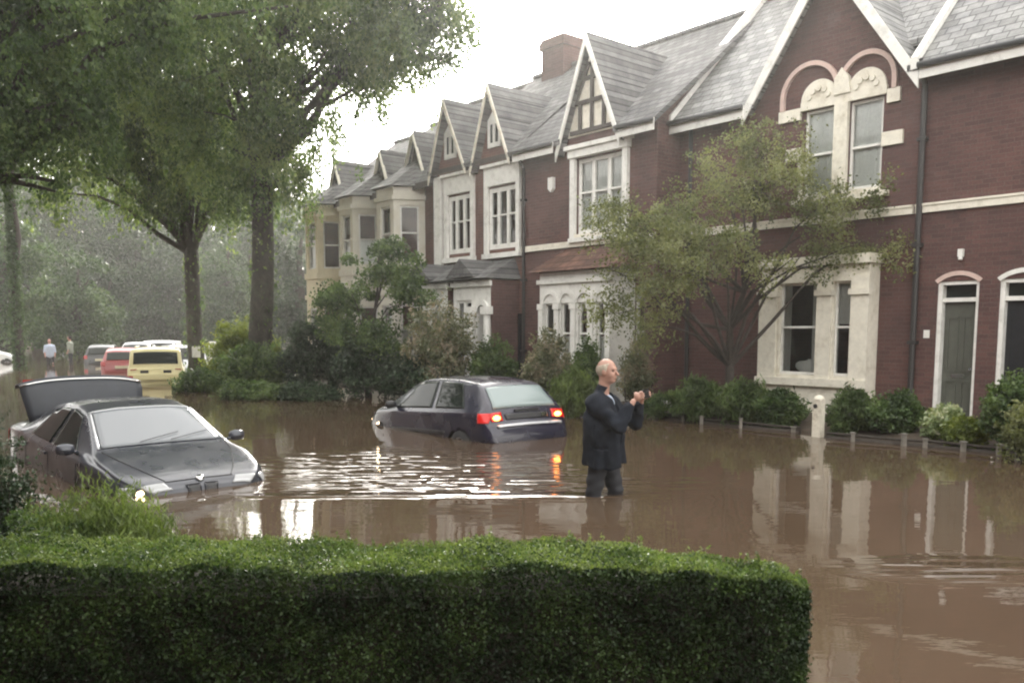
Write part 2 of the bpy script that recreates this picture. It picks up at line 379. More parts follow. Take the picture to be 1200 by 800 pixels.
def shrub(name, label, base, ells, ncl, nleaf, lsize, rc, lm, stems=7, cat='shrub', group=None, axis=(0, 0, 1), axw=.2, aspect=.6, flat=.9, stem_r=.018, zmin=0.0, bark='bark2'):
    o = empty(name, base, 0, label, cat, group); b = np.array(base, float)
    P, cen = blob_pts(ells, ncl, nleaf, rc, .4, flat, 0)
    # loose sprigs that stand out of the clump
    n3 = n//5; ns = max(8, n3//28); hi = max(e[0][2]+e[1][2] for e in ells)-b[2]; wd = max(e[1][0]+abs(e[0][0]-b[0]) for e in ells)
    az = rng.random(ns)*6.283; L = .75+.5*rng.random(ns); i = rng.integers(0, ns, n3); t = .35+.65*rng.random(n3); ll = L[i]*t
    rad = wd*(.15+.85*rng.random(ns))[i]
    S_ = np.stack([b[0]+np.cos(az[i])*rad*ll, b[1]+np.sin(az[i])*rad*.8*ll, b[2]+hi*(1.45*ll-.50*ll*ll)*((.55+.55*rng.random(ns))[i])*(1-.45*(rad/wd)**2)], 1)+rng.normal(size=(n3, 3))*lsize*.45
    P = np.vstack([P[:n-n3], S_]); P = P[P[:, 2] > zmin+b[2]]
    mb = MB(tuple(base))
    for c in cen[:stems]:
        st = b+np.array((rng.normal()*.08, rng.normal()*.08, -.15))
        mb.tube(wobble(st, c, 4, .05), [stem_r, stem_r*.85, stem_r*.7, stem_r*.5, stem_r*.3], 6, False)
    mb.build('stems', M[bark], o, True, recalc=False)
    V, Q = leaves(P, lsize, axis, axw, aspect)
    fastmesh('foliage', V-b, Q, M[lm], o)
    return o

# ------------------------------------------------------------------ setting: ground, water
def struct(o): o['kind'] = 'structure'; return o
def ground_z(x, y):
    d = np.hypot(x*.7, y)
    return -.47+np.clip((d-70)/25, 0, 1)*.95
xs = np.concatenate([np.linspace(-500, -90, 12), np.linspace(-84, 84, 57), np.linspace(90, 500, 12)])
ys = np.concatenate([np.linspace(-500, -70, 12), np.linspace(-64, 150, 72), np.linspace(165, 700, 14)])
GX, GY = np.meshgrid(xs, ys, indexing='ij')
GZ = ground_z(GX, GY)
V = np.stack([GX, GY, GZ], -1).reshape(-1, 3)
ii, jj = np.meshgrid(np.arange(len(xs)-1), np.arange(len(ys)-1), indexing='ij'); a = (ii*len(ys)+jj).ravel()
struct(fastmesh('ground', V, np.stack([a, a+len(ys), a+len(ys)+1, a+1], 1), M['road']))

MAN = (0.97, 8.8)
def watermat():
    m, nt, out = mat('muddy_flood_water')
    tc = nd(nt, 'ShaderNodeTexCoord')
    def noise(scale, vec, det=2, rough=.5, st=(1, 1, 1), rot=0):
        mp = nd(nt, 'ShaderNodeMapping', {'Vector': vec, 'Scale': st, 'Rotation': (0, 0, rot)})
        return nd(nt, 'ShaderNodeTexNoise', {'Vector': mp.outputs[0], 'Scale': scale, 'Detail': det, 'Roughness': rough}).outputs['Fac']
    def mul(a, b): return nd(nt, 'ShaderNodeMath', {0: a, 1: b}, operation='MULTIPLY').outputs[0]
    def add(a, b): return nd(nt, 'ShaderNodeMath', {0: a, 1: b}, operation='ADD').outputs[0]
    def mask(cx, cy, rx, ry, hard=1.0):
        mp = nd(nt, 'ShaderNodeMapping', {'Vector': tc.outputs['Object'], 'Location': (-cx/rx, -cy/ry, 0), 'Scale': (1/rx, 1/ry, 0)})
        ln = nd(nt, 'ShaderNodeVectorMath', {0: mp.outputs[0]}, operation='LENGTH')
        return nd(nt, 'ShaderNodeMapRange', {0: ln.outputs['Value'], 1: 1.0, 2: 1.0-hard, 3: 0.0, 4: 1.0}, interpolation_type='SMOOTHSTEP').outputs[0]
    O = tc.outputs['Object']
    h = mul(noise(1.1, O, 2, .5, (.7, 1.3, 1)), .0048)
    h = add(h, mul(noise(5.5, O, 3, .5, (.6, 1.4, 1), .25), .0009))
    h = add(h, mul(noise(17, O, 2, .5, (.6, 1.2, 1), -.3), .00012))
    # churned water between the hatchback and the man
    st = noise(1.0, O, 1, .5, (1.6, 6.5, 1), .10)
    m1 = mask(-1.4, 10.6, 2.5, 2.6, .8); m2 = mask(.2, 9.3, 2.6, 1.1, .8)
    h = add(h, mul(mul(st, .050), m1)); h = add(h, mul(mul(st, .038), m2))
    # ripples drifting out of the gateway on the right
    m3 = mask(3.2, 6.0, 1.0, .45, .7); h = add(h, mul(mul(noise(1.0, O, 1, .5, (1.2, 9, 1), -.12), .06), m3))
    # long low wake that runs out to both sides of the wading man
    sp = nd(nt, 'ShaderNodeSeparateXYZ', {0: O})
    wob = mul(noise(1.3, O, 1), .16)
    yy = add(add(sp.outputs[1], -MAN[1]-.05), wob)
    gs = nd(nt, 'ShaderNodeMath', {0: mul(mul(yy, yy), -1/(.10*.10))}, operation='EXPONENT').outputs[0]
    m4 = mask(-.75, MAN[1], 2.25, 1.3, .35)
    h = add(h, mul(mul(gs, m4), .026))
    nb = noise(.35, O, 4, .6); 
    c = ramp(nt, nb, [(.35, (.068, .046, .030)), (.7, (.090, .063, .042))])
    b = nd(nt, 'ShaderNodeBsdfPrincipled', {'Base Color': c, 'Roughness': .025, 'IOR': 1.36, 'Specular IOR Level': .6})
    bp = nd(nt, 'ShaderNodeBump', {'Strength': 1, 'Distance': 1, 'Height': h})
    nt.links.new(bp.outputs[0], b.inputs['Normal'])
    nt.links.new(b.outputs[0], out.inputs[0]); return m
M['water'] = watermat()
wx = [-400, -60, -20, 0, 20, 60, 400]; wy = [-300, -20, 0, 8, 16, 30, 60, 120, 300]
mb = MB(); mb.grid([[(x, y, 0) for y in wy] for x in wx]); struct(mb.build('flood_water', M['water']))
# raised front gardens along the terrace
mb = MB()
n = 60
G = []
for i in range(n+1):
    u = -34+40*i/n; e = 2.35+.18*math.sin(u*1.7)+.12*math.sin(u*4.1)
    G.append([F(u, e+.35, -.35), F(u, e, -.02), F(u, e-.35, .10+.03*math.sin(u*3)), F(u, 1.2, .14), F(u, -.5, .16)])
mb.grid(G); struct(mb.build('garden_soil', M['soil'], smooth=True))

# ------------------------------------------------------------------ houses
class Wall:
    """a wall face from A to B (left to right seen from outside) in house coordinates"""
    def __init__(s, A, B):
        s.A = np.array(A, float); B = np.array(B, float); s.L = np.linalg.norm(B-s.A); s.e = (B-s.A)/s.L; s.m = np.array((-s.e[1], s.e[0]))
    def P(s, t, d, z): p = s.A+s.e*t+s.m*d; return (p[0], p[1], z)
    def face(s, mb, z0, z1, holes=(), reveal=.12, t0=0, t1=None):
        t1 = s.L if t1 is None else t1
        ts = sorted({t0, t1, *[h[0] for h in holes], *[h[1] for h in holes]}); zs = sorted({z0, z1, *[h[2] for h in holes], *[h[3] for h in holes]})
        for a, b in zip(ts, ts[1:]):
            for c, d in zip(zs, zs[1:]):
                tm, zm = (a+b)/2, (c+d)/2
                if any(h[0] < tm < h[1] and h[2] < zm < h[3] for h in holes): continue
                mb.add([s.P(a, 0, c), s.P(b, 0, c), s.P(b, 0, d), s.P(a, 0, d)], [(0, 1, 2, 3)])
        for a, b, c, d in holes:
            for p, q in (((a, c), (b, c)), ((b, c), (b, d)), ((b, d), (a, d)), ((a, d), (a, c))):
                mb.add([s.P(p[0], 0, p[1]), s.P(q[0], 0, q[1]), s.P(q[0], reveal, q[1]), s.P(p[0], reveal, p[1])], [(0, 1, 2, 3)])
    def box(s, mb, t0, t1, d0, d1, z0, z1): mb.obox(s.A, s.e, s.m, t0, t1, d0, d1, z0, z1)
def window(house, off, w, h, d=.09, fw=.05, rail=.5, mull=(), curtain=None, sill=True, fm='white', name='window', split=None):
    """sash window in hole h=(t0,t1,z0,z1) of wall w: frame with pane, sill and curtain"""
    t0, t1, z0, z1 = h; e = .003
    mb = MB(off)
    w.box(mb, t0+e, t0+fw, d-.04, d+.03, z0+e, z1-e); w.box(mb, t1-fw, t1-e, d-.04, d+.03, z0+e, z1-e)
    w.box(mb, t0+fw, t1-fw, d-.04, d+.03, z0+e, z0+fw*1.2); w.box(mb, t0+fw, t1-fw, d-.04, d+.03, z1-fw, z1-e)
    if rail: zr = z0+(z1-z0)*rail; w.box(mb, t0+fw, t1-fw, d-.055, d+.02, zr-.022, zr+.022)
    for q in mull: tm = t0+(t1-t0)*q; w.box(mb, tm-.05, tm+.05, d-.05, d+.025, z0+fw, z1-fw)
    fr = mb.build(name, M[fm], house)
    mb = MB(off); mb.add([w.P(t0+fw*.5, d, z0+fw*.5), w.P(t1-fw*.5, d, z0+fw*.5), w.P(t1-fw*.5, d, z1-fw*.5), w.P(t0+fw*.5, d, z1-fw*.5)], [(0, 1, 2, 3)])
    mb.build('pane', M['glass'], fr, recalc=False)
    if sill:
        mb = MB(off); w.box(mb, t0-.06, t1+.06, -.09, d-.045, z0-.075, z0-.002); mb.build('sill', M['cream' if fm != 'buff' else 'buff'], fr)
    if curtain:
        cm, lo, hi = curtain[:3]
        mb = MB(off); k = 24; za = z0+(z1-z0)*lo; zb = z0+(z1-z0)*hi
        for fa, fb in (((0, .2), (.8, 1)) if len(curtain) > 3 else ((0, 1),)):
            mb.grid([[w.P(t0+fw*.4+(t1-t0-fw*.8)*(fa+(fb-fa)*i/k), d+.045+.010*math.sin(i*1.9), z) for z in (za, zb)] for i in range(k+1)])
        mb.build('curtain', M[cm], fr, True)
    return fr
def shell(mb, u0, u1, y0, y1, z0, z1):                     # side and back walls
    mb.add([(u0, y0, z0), (u0, y1, z0), (u0, y1, z1), (u0, y0, z1)], [(0, 1, 2, 3)])
    mb.add([(u1, y0, z0), (u1, y1, z0), (u1, y1, z1), (u1, y0, z1)], [(0, 3, 2, 1)])
    mb.add([(u0, y1, z0), (u1, y1, z0), (u1, y1, z1), (u0, y1, z1)], [(0, 3, 2, 1)])
def gable_ends(mb, us, y0, y1, z0, yr, zr):
    for u in us: mb.add([(u, y0, z0), (u, yr, zr), (u, y1, z0)], [(0, 1, 2)])
def main_roof(mb, u0, u1, ye, ze, yr, zr, cut=None, th=.12, yb=None):
    """front slope from eave (ye,ze) to ridge, back slope; cut=(ua,ub,yc): the slope starts at yc between ua and ub"""
    k = (zr-ze)/(yr-ye)
    segs = [(u0, u1, ye)]
    if cut: segs = [(u0, cut[0], ye), (cut[0], cut[1], cut[2]), (cut[1], u1, ye)]
    for a, b, y in segs:
        if b-a > .02: mb.slab([(a, y, ze+(y-ye)*k), (b, y, ze+(y-ye)*k), (b, yr, zr), (a, yr, zr)], th)
    mb.slab([(u0, yr, zr), (u1, yr, zr), (u1, 2*yr-ye, ze), (u0, 2*yr-ye, ze)], th)
    mb.tube([(u0, yr, zr+.02), (u1, yr, zr+.02)], .09, 6)
def gable_roof(mb, ua, ub, ze, up, zp, y0, y1, over=.16, th=.1):
    for a in (ua, ub):
        k = (zp-ze)/(up-a); x = a-over*(1 if a < up else -1); z = ze+(x-a)*k
        q = [(x, y0, z+th), (up, y0, zp+th), (up, y1, zp+th), (x, y1, z+th)]
        mb.slab(q, th)
def chimney(roof, off, u0, u1, y0, y1, z0, z1, m='brick', pots=3):
    mb = MB(off); mb.box(u0, u1, y0, y1, z0, z1-.3); mb.box(u0-.06, u1+.06, y0-.06, y1+.06, z1-.298, z1-.1); mb.box(u0-.02, u1+.02, y0-.02, y1+.02, z1-.098, z1)
    c = mb.build('chimney', M[m], roof)
    for k in range(pots):
        x = u0+(u1-u0)*(k+.5)/pots; pm = MB(off); pm.tube([(x, (y0+y1)/2, z1+.002), (x, (y0+y1)/2, z1+.1), (x, (y0+y1)/2, z1+.38), (x, (y0+y1)/2, z1+.42)], [.13, .11, .10, .12], 10); pm.build('chimney_pot', M['tile'], c, True)
    return c
def barge(roof, off, ua, ub, ze, up, zp, y, w=.2, m='white', over=.16):
    mb = MB(off)
    for a in (ua, ub):
        k = (zp-ze)/(up-a); x = a-over*(1 if a < up else -1); z = ze+(x-a)*k
        sg = 1 if a < up else -1
        mb.prism([(x, z-w+.06), (x, z+.085), (up, zp+.085), (up, zp-w*1.25+.06)], y-.04, y-.002)
    return mb.build('bargeboard', M[m], roof)
HZ0 = -.3
def eave(house_roof, off, u0, u1, y, z, fascia='white', h=.17):
    mb = MB(off); mb.box(u0, u1, y-.025, y-.002, z-h-.1, z-.02); o = mb.build('fascia', M[fascia], house_roof)
    mb = MB(off); mb.tube([(u0, y-.08, z-.06), (u1, y-.08, z-.06)], .055, 8); mb.build('gutter', M['lead'], house_roof, True)
def pipe(house, off, u, y, z0, z1, m='iron', r=.042):
    mb = MB(off); mb.tube([(u, y-.28, z1+.1), (u, y-.22, z1-.02), (u, y-.075, z1-.2), (u, y-.07, z1-.3), (u, y-.07, z0)], r, 8)
    for z in (z0+1.2, z0+3, z1-1.0): mb.box(u-.07, u+.07, y-.125, y-.004, z-.03, z+.03)
    mb.build('downpipe', M[m], house)
def house(label, uc, q): return empty('terraced_house', F(uc, q), ROTF, label, 'house')

# ---- the gabled house with the twin arched window
def house_A():
    off = (-9.7, 0, 0); h = house('red brick house with one big plain gable over a twin arched window', -9.7, 0)
    u0, u1 = -12.38, -7.12
    w = Wall((u0, 0), (u1, 0)); T = lambda u: u-u0
    hl = [(T(-9.33), T(-8.69), 4.3, 5.9), (T(-8.41), T(-7.77), 4.3, 5.9), (T(-9.55), T(-7.95), .8, 2.6)]
    mb = MB(off); w.face(mb, HZ0, 6.3, hl)
    mb.add([(-10.36, 0, 6.3), (-7.22, 0, 6.3), (-8.8, 0, 8.62)], [(0, 1, 2)])
    shell(mb, u0, u1, 0, 7.6, HZ0, 6.3); gable_ends(mb, (u0, u1), -.3, 7.6, 6.2, 3.5, 9.85)
    mb.build('wall', M['brick'], h, recalc=False)
    for i in (0, 1):
        window(h, off, w, hl[i], curtain=('curtain', .0, .98) if i == 0 else ('curtain', .0, 1.0), rail=.48)
    # roof
    mb = MB(off); main_roof(mb, u0-.12, u1, -.34, 6.22, 3.5, 9.95, (-10.3, -7.22, .3))
    gable_roof(mb, -10.36, -7.22, 6.3, -8.8, 8.62, -.3, 2.9)
    rf = mb.build('roof', M['slate'], h)
    eave(rf, off, u0-.1, -10.5, -.34, 6.22)
    barge(rf, off, -10.36, -7.22, 6.3, -8.8, 8.62, -.3, .26, over=.2)
    mb = MB(off); mb.slab([(u0-.2, -.38, 6.34), (u0+.05, -.38, 6.34), (u0+.05, 3.5, 10.12), (u0-.2, 3.5, 10.12)], .2); mb.build('verge_coping', M['white'], rf)
    chimney(rf, off, -12.25, -11.2, 3.0, 4.0, 8.6, 11.6)
    # stone dressings
    mb = MB(off)
    for cx, r in ((-9.23, .62), (-8.09, .56)):
        mb.arc(cx, 6.19, r-.085, r, -.075, .0+.02, 0, math.pi, 20)
        if cx < -9: mb.box(cx-r, cx-r+.085, -.074, .02, 5.98, 6.188)
        else: mb.box(cx+r-.085, cx+r, -.074, .02, 5.98, 6.188)
    mb.build('arch_moulding', M['pink'], h)
    mb = MB(off)
    for cx in (-9.03, -8.09):
        mb.arc(cx, 6.07, .0, .37, -.05, .02, 0, math.pi, 18)
        for k in range(5):
            t = math.pi*(k+.5)/5; mb.add([], [])
            mb.tube([(cx+.2*math.cos(t), -.055, 6.07+.2*math.sin(t)), (cx+.2*math.cos(t), -.085, 6.07+.2*math.sin(t))], .055, 8)
    mb.build('tympanum', M['cream'], h)
    mb = MB(off)
    mb.box(-9.40, -7.70, -.065, .02, 5.91, 6.065); mb.box(-8.685, -8.415, -.09, .1, 4.3, 5.905)
    mb.prism([(-8.70, 6.068), (-8.38, 6.068), (-8.42, 6.36), (-8.56, 6.54), (-8.70, 6.36)], -.10, .02)
    mb.box(-9.88, -9.405, -.06, .02, 5.76, 5.98); mb.box(-7.695, -7.46, -.06, .02, 5.74, 5.98); mb.box(-7.765, -7.38, -.055, .02, 5.0, 5.24)
    mb.box(-9.70, -9.335, -.055, .02, 5.0, 5.24); mb.box(-9.42, -9.335, -.055, .02, 4.3, 5.0-.002)
    mb.box(-9.5, -7.6, -.12, .05, 4.12, 4.222)
    mb.build('window_surround', M['cream'], h)
    mb = MB(off); mb.box(u0+.02, u1-.02, -.05, .02, 3.75, 3.91); mb.box(u0+.02, u1-.02, -.07, -.052, 3.87, 3.905); mb.build('string_course', M['cream'], h)
    # ground floor stone bay
    yb = -.38; wl, wr = -9.93, -7.70
    bw = Wall((wl, yb), (wr, yb)); B = lambda u: u-wl
    bh = [(B(-9.52), B(-8.72), .86, 2.62), (B(-8.38), B(-8.04), .86, 2.62)]
    mb = MB(off); bw.face(mb, HZ0, 2.92, bh, .2)
    mb.add([(wl, yb, HZ0), (wl, .0, HZ0), (wl, .0, 2.92), (wl, yb, 2.92)], [(0, 1, 2, 3)]); mb.add([(wr, yb, HZ0), (wr, 0, HZ0), (wr, 0, 2.92), (wr, yb, 2.92)], [(0, 1, 2, 3)])
    mb.box(wl-.06, wr+.06, yb-.1, -.003, 2.925, 3.03); mb.box(wl-.02, wr+.02, yb-.05, -.003, 3.032, 3.10)
    mb.box(wl-.05, wr+.05, yb-.10, yb-.003, .66, .80)      # sill band
    for a, b in ((wl-.02, -9.56), (-8.70, -8.40), (-8.02, wr+.02)):
        mb.box(a, b, yb-.05, yb-.003, .803, 2.36); mb.box(a-.03, b+.03, yb-.1, yb-.003, 2.363, 2.47); mb.box(a, b, yb-.055, yb-.003, 2.473, 2.70)
        mb.box(a-.015, b+.015, yb-.07, yb-.003, .803, .93) if False else None
    for a, b in ((-9.56, -8.70), (-8.40, -8.02)): mb.prism([(a, 2.62), (b, 2.62), (b, 2.74), ((a+b)/2, 2.83), (a, 2.74)], yb-.045, yb-.004)
    bay = mb.build('bay_window', M['cream'], h, recalc=False)
    for i, hh in enumerate(bh):
        window(bay, off, bw, hh, .12, .045, .52, (), ('blindg', 0, 1.0, 'sides') if i == 0 else ('blindg', .55, 1.0), False, name='sash')
    mb = MB(off); mb.tube([(-12.02, -.07, 6.1), (-12.02, -.07, 0)], .045, 8); mb.build('downpipe', M['iron'], h)
    return h
house_A()
# white cushion lying inside the big ground floor window
mb = MB(); G = []
for i in range(17):
    a = math.pi*i/16-math.pi/2; G.append([( .25*math.cos(a)**.6*math.cos(t)*(1+.1*math.sin(3*t)), .11*math.cos(a)**.6*math.sin(t), .15+.13*math.sin(a)*(1+.2*math.cos(t))) for t in np.linspace(0, 2*math.pi, 25)])
mb.grid(G); o = mb.build('cushion', M['curtain'], None, True, weld=True); x, y, _ = F(-9.05, .12); o.location = (x, y, .86); o.rotation_euler = (0, .1, ROTF)
tag(o, 'white cushion lying behind the glass of the large ground floor sash', 'cushion')

# ---- right-hand house with two doors
def house_Z():
    off = (-4, 0, 0); h = house('red brick house with two tall arched doors side by side at the right edge', -4, 0)
    u0, u1 = -7.12, -.6
    w = Wall((u0, 0), (u1, 0)); T = lambda u: u-u0
    doors = [(-6.66, -5.98, 'door_green'), (-5.66, -4.90, 'door_black')]
    zt = 2.55
    hl = [(T(a), T(b), .16, zt) for a, b, _ in doors]
    wl = [(T(-3.6), T(-2.6), 4.3, 5.9)]
    mb = MB(off); w.face(mb, HZ0, 6.3, hl, .22) if False else w.face(mb, HZ0, 6.3, hl+wl, .22)
    shell(mb, u0, u1, 0, 7.6, HZ0, 6.3); gable_ends(mb, (u0, u1), -.3, 7.6, 6.2, 3.5, 9.85)
    mb.build('wall', M['brick'], h, recalc=False)
    window(h, off, w, wl[0], .12, curtain=('curtain', 0, 1))
    mb = MB(off); main_roof(mb, u0, u1, -.34, 6.22, 3.5, 9.95); rf = mb.build('roof', M['slate'], h)
    eave(rf, off, u0+.12, u1, -.34, 6.22)
    mb = MB(off); mb.slab([(u0-.02, -.38, 6.32), (u0+.1, -.38, 6.32), (u0+.1, 3.5, 10.1), (u0-.02, 3.5, 10.1)], .2); mb.build('verge_coping', M['white'], rf)
    mb = MB(off); mb.box(u0+.02, u1, -.05, .02, 3.75, 3.91); mb.box(u0+.02, u1, -.07, -.052, 3.87, 3.905); mb.build('string_course', M['cream'], h)
    for k, (a, b, dm) in enumerate(doors):
        y = .16
        mb = MB(off)
        mb.box(a+.002, a+.075, .02, y+.05, .165, zt-.003); mb.box(b-.05, b-.002, .02, y+.05, .165, zt-.003)
        mb.box(a+.075, b-.05, .06, y+.05, 2.20, 2.27)
        c = (a+b)/2; hw = (b-a)/2; r = (hw*hw+.13*.13)/(2*.13); ang = math.asin(hw/r)
        mb.arc(c, zt+.13-r, r-.07, r, .02, y+.05, math.pi/2-ang, math.pi/2+ang, 10) if False else mb.box(a+.075, b-.05, .02, y+.05, zt-.06, zt-.003)
        fr = mb.build('door_frame', M['white'], h)
        mb = MB(off); mb.arc(c, zt+.10-r, r-.005, r+.07, -.02, .06, math.pi/2-ang, math.pi/2+ang, 12); mb.build('arch_trim', M['pink' if k == 0 else 'white'], fr)
        mb = MB(off); mb.box(a+.077, b-.052, y, y+.045, .17, 2.198)
        x0, x1 = a+.13, b-.10; xm = (x0+x1)/2
        for p, q in ((x0, xm-.035), (xm+.035, x1)):
            for z0, z1 in ((.32, .85), (1.0, 1.95)):
                for bb in ((p, q, z0, z0+.03), (p, q, z1-.03, z1), (p, p+.03, z0, z1), (q-.03, q, z0, z1)): mb.box(bb[0], bb[1], y-.018, y-.001, bb[2], bb[3])
        dr = mb.build('door', M[dm], h)
        mb = MB(off); mb.tube([(b-.12, y-.055, 1.05), (b-.12, y-.003, 1.05)], .028, 10); mb.build('door_knob', M['chrome'], dr)
        mb = MB(off); mb.box((a+b)/2-.11, (a+b)/2+.13, y-.012, y-.002, .90, .96); mb.build('letterbox', M['chrome'], dr)
        mb = MB(off); mb.add([(a+.07, y+.02, 2.27), (b-.045, y+.02, 2.27), (b-.045, y+.02, zt-.05), (a+.07, y+.02, zt-.05)], [(0, 1, 2, 3)]); mb.build('fanlight', M['carglass'], fr, recalc=False)
        mb = MB(off); mb.box(a-.1, b+.1, -.3, .15, -.1, .158); mb.build('doorstep', M['stub'], h)
    mb = MB(off); mb.tube([(-7.02, -.3, 6.3), (-7.02, -.22, 6.1), (-7.02, -.075, 5.92), (-7.02, -.07, 5.8), (-7.02, -.07, 0)], .05, 8)
    for z in (1.5, 3.2, 5.0): mb.box(-7.1, -6.94, -.125, -.004, z-.03, z+.03)
    mb.build('downpipe', M['iron'], h)
    mb = MB(off); mb.box(-6.86, -6.76, -.02, -.003, 1.58, 1.72); mb.box(-6.83, -6.79, -.03, -.021, 1.62, 1.66); mb.build('doorbell_plate', M['white'], h)
    mb = MB(off); mb.box(-6.33, -6.25, -.08, -.003, 2.95, 3.08); mb.tube([(-6.29, -.05, 2.95), (-6.29, -.06, 2.9)], .035, 8); mb.build('wall_light', M['white'], h)
    return h
house_Z()

# ---- middle house with timbered gable
def lean_to(mb, u0, u1, yb, zt, yf, zf, th=.09, hip=.35):
    mb.add([(u0+hip, yb, zt), (u1-hip, yb, zt), (u1, yf, zf), (u0, yf, zf), (u0, yb, zf), (u1, yb, zf)], [(3, 2, 1, 0), (4, 3, 0), (2, 5, 1), (3, 4, 5, 2)])
def house_B():
    off = (-14.6, -.75, 0); h = house('brick house with a dark timbered gable above a white triple window', -14.6, .75)
    u0, u1, y = -16.8, -12.38, -.75
    w = Wall((u0, y), (u1, y)); T = lambda u: u-u0
    hl = [(T(-14.82), T(-13.32), 3.98, 5.72), (T(-12.95), T(-12.66), .9, 2.5)]
    mb = MB(off); w.face(mb, HZ0, 6.25, hl)
    shell(mb, u0, u1, y, 7, HZ0, 6.25); gable_ends(mb, (u0, u1), y-.3, 7, 6.15, 3.0, 9.2)
    mb.build('wall', M['brick'], h, recalc=False)
    window(h, off, w, hl[1], sill=True)
    mb = MB(off); mb.prism([(-15.12, 6.25), (-13.38, 6.25), (-14.3, 8.3)], y-.03, y+.1); gb = mb.build('gable_panel', M['cream'], h)
    mb = MB(off); yy = y-.06
    for a, b in (((-15.0, 6.33), (-13.5, 6.33)), ((-14.85, 6.98), (-13.72, 6.98)), ((-14.6, 7.5), (-14.0, 7.5)), ((-14.3, 6.98), (-14.3, 8.05)), ((-14.68, 6.33), (-14.68, 6.95)), ((-14.3, 6.36), (-14.3, 6.95)), ((-13.92, 6.36), (-13.92, 6.95)), ((-14.85, 6.95), (-14.4, 7.85)), ((-13.75, 6.95), (-14.2, 7.85))):
        mb.bar((a[0], yy, a[1]), (b[0], yy, b[1]), .07, .10, up=(0, 1, 0)) if False else mb.bar((a[0], yy, a[1]), (b[0], yy, b[1]), .09, .05, up=(0, 1, 0))
    mb.build('timber_framing', M['timber'], gb)
    fr = window(h, off, w, hl[0], rail=.55, mull=(1/3, 2/3), curtain=('curtain', 0, 1), fw=.09, sill=True)
    mb = MB(off); mb.box(-14.98, -14.83, y-.1, y-.003, 3.9, 5.75); mb.box(-13.31, -13.16, y-.1, y-.003, 3.9, 5.75); mb.box(-15.02, -13.12, y-.14, y-.003, 5.753, 5.93); mb.box(-15.1, -13.04, y-.2, y-.003, 5.933, 6.03)
    mb.box(-15.0, -13.14, y-.13, y-.004, 3.80, 3.897)
    mb.build('window_surround', M['white'], h)
    mb = MB(off); main_roof(mb, u0, u1+.2, y-.34, 6.18, 3.0, 9.35, (-15.12, -13.38, y+.25)); gable_roof(mb, -15.12, -13.38, 6.25, -14.3, 8.35, y-.26, 2.2)
    rf = mb.build('roof', M['slate2'], h)
    eave(rf, off, u0+.02, -15.3, y-.34, 6.18); eave(rf, off, -13.2, u1+.2, y-.34, 6.18)
    barge(rf, off, -15.12, -13.38, 6.25, -14.3, 8.35, y-.26, .2)
    mb = MB(off); mb.box(u0+.02, u1, y-.05, y+.02, 3.70, 3.84); mb.build('string_course', M['cream'], h)
    # bay with lean-to roof
    yb = y-.75; a0, b0 = -15.30, -12.95
    mb = MB(off); lean_to(mb, a0-.2, b0+.2, y-.004, 3.66, yb-.22, 3.08); mb.build('lean_to_roof', M['tile'], h, recalc=False)
    bw = Wall((a0, yb), (b0, yb)); L = bw.L
    bh = [(.16+i*(L-.06)/4, .16+i*(L-.06)/4+.42, .95, 2.35) for i in range(4)]
    mb = MB(off); bw.face(mb, HZ0, 3.06, bh, .16)
    for x, s in ((a0, 1), (b0, 1)): mb.add([(x, yb, HZ0), (x, y, HZ0), (x, y, 3.06), (x, yb, 3.06)], [(0, 1, 2, 3)])
    mb.box(a0-.05, b0+.05, yb-.07, yb-.003, 2.80, 2.9); mb.box(a0-.05, b0+.05, yb-.08, yb-.003, .8, .92)
    for i, hh in enumerate(bh):
        c = a0+(hh[0]+hh[1])/2; mb.arc(c, 2.35, .211, .29, yb-.04, yb-.003, 0, math.pi, 10)
    for i in range(5):
        c = a0+.08+i*(L-.16)/4; mb.box(c-.075, c+.075, yb-.06, yb-.003, .923, 2.2); mb.box(c-.1, c+.1, yb-.08, yb-.003, 2.203, 2.34)
    bay = mb.build('bay_window', M['white'], h, recalc=False)
    for hh in bh: window(bay, off, bw, hh, .1, .04, .5, (), ('curtain', .0, .45), False, name='sash')
    mb = MB(off); mb.box(-15.75, -15.58, y-.10, y-.003, 5.15, 5.42); mb.prism([(-15.75, 5.15), (-15.665, 5.07), (-15.58, 5.15)], y-.095, y-.004); mb.build('alarm_box', M['white'], h)
    pipe(h, off, -16.68, y, 0, 6.0)
    return h
house_B()

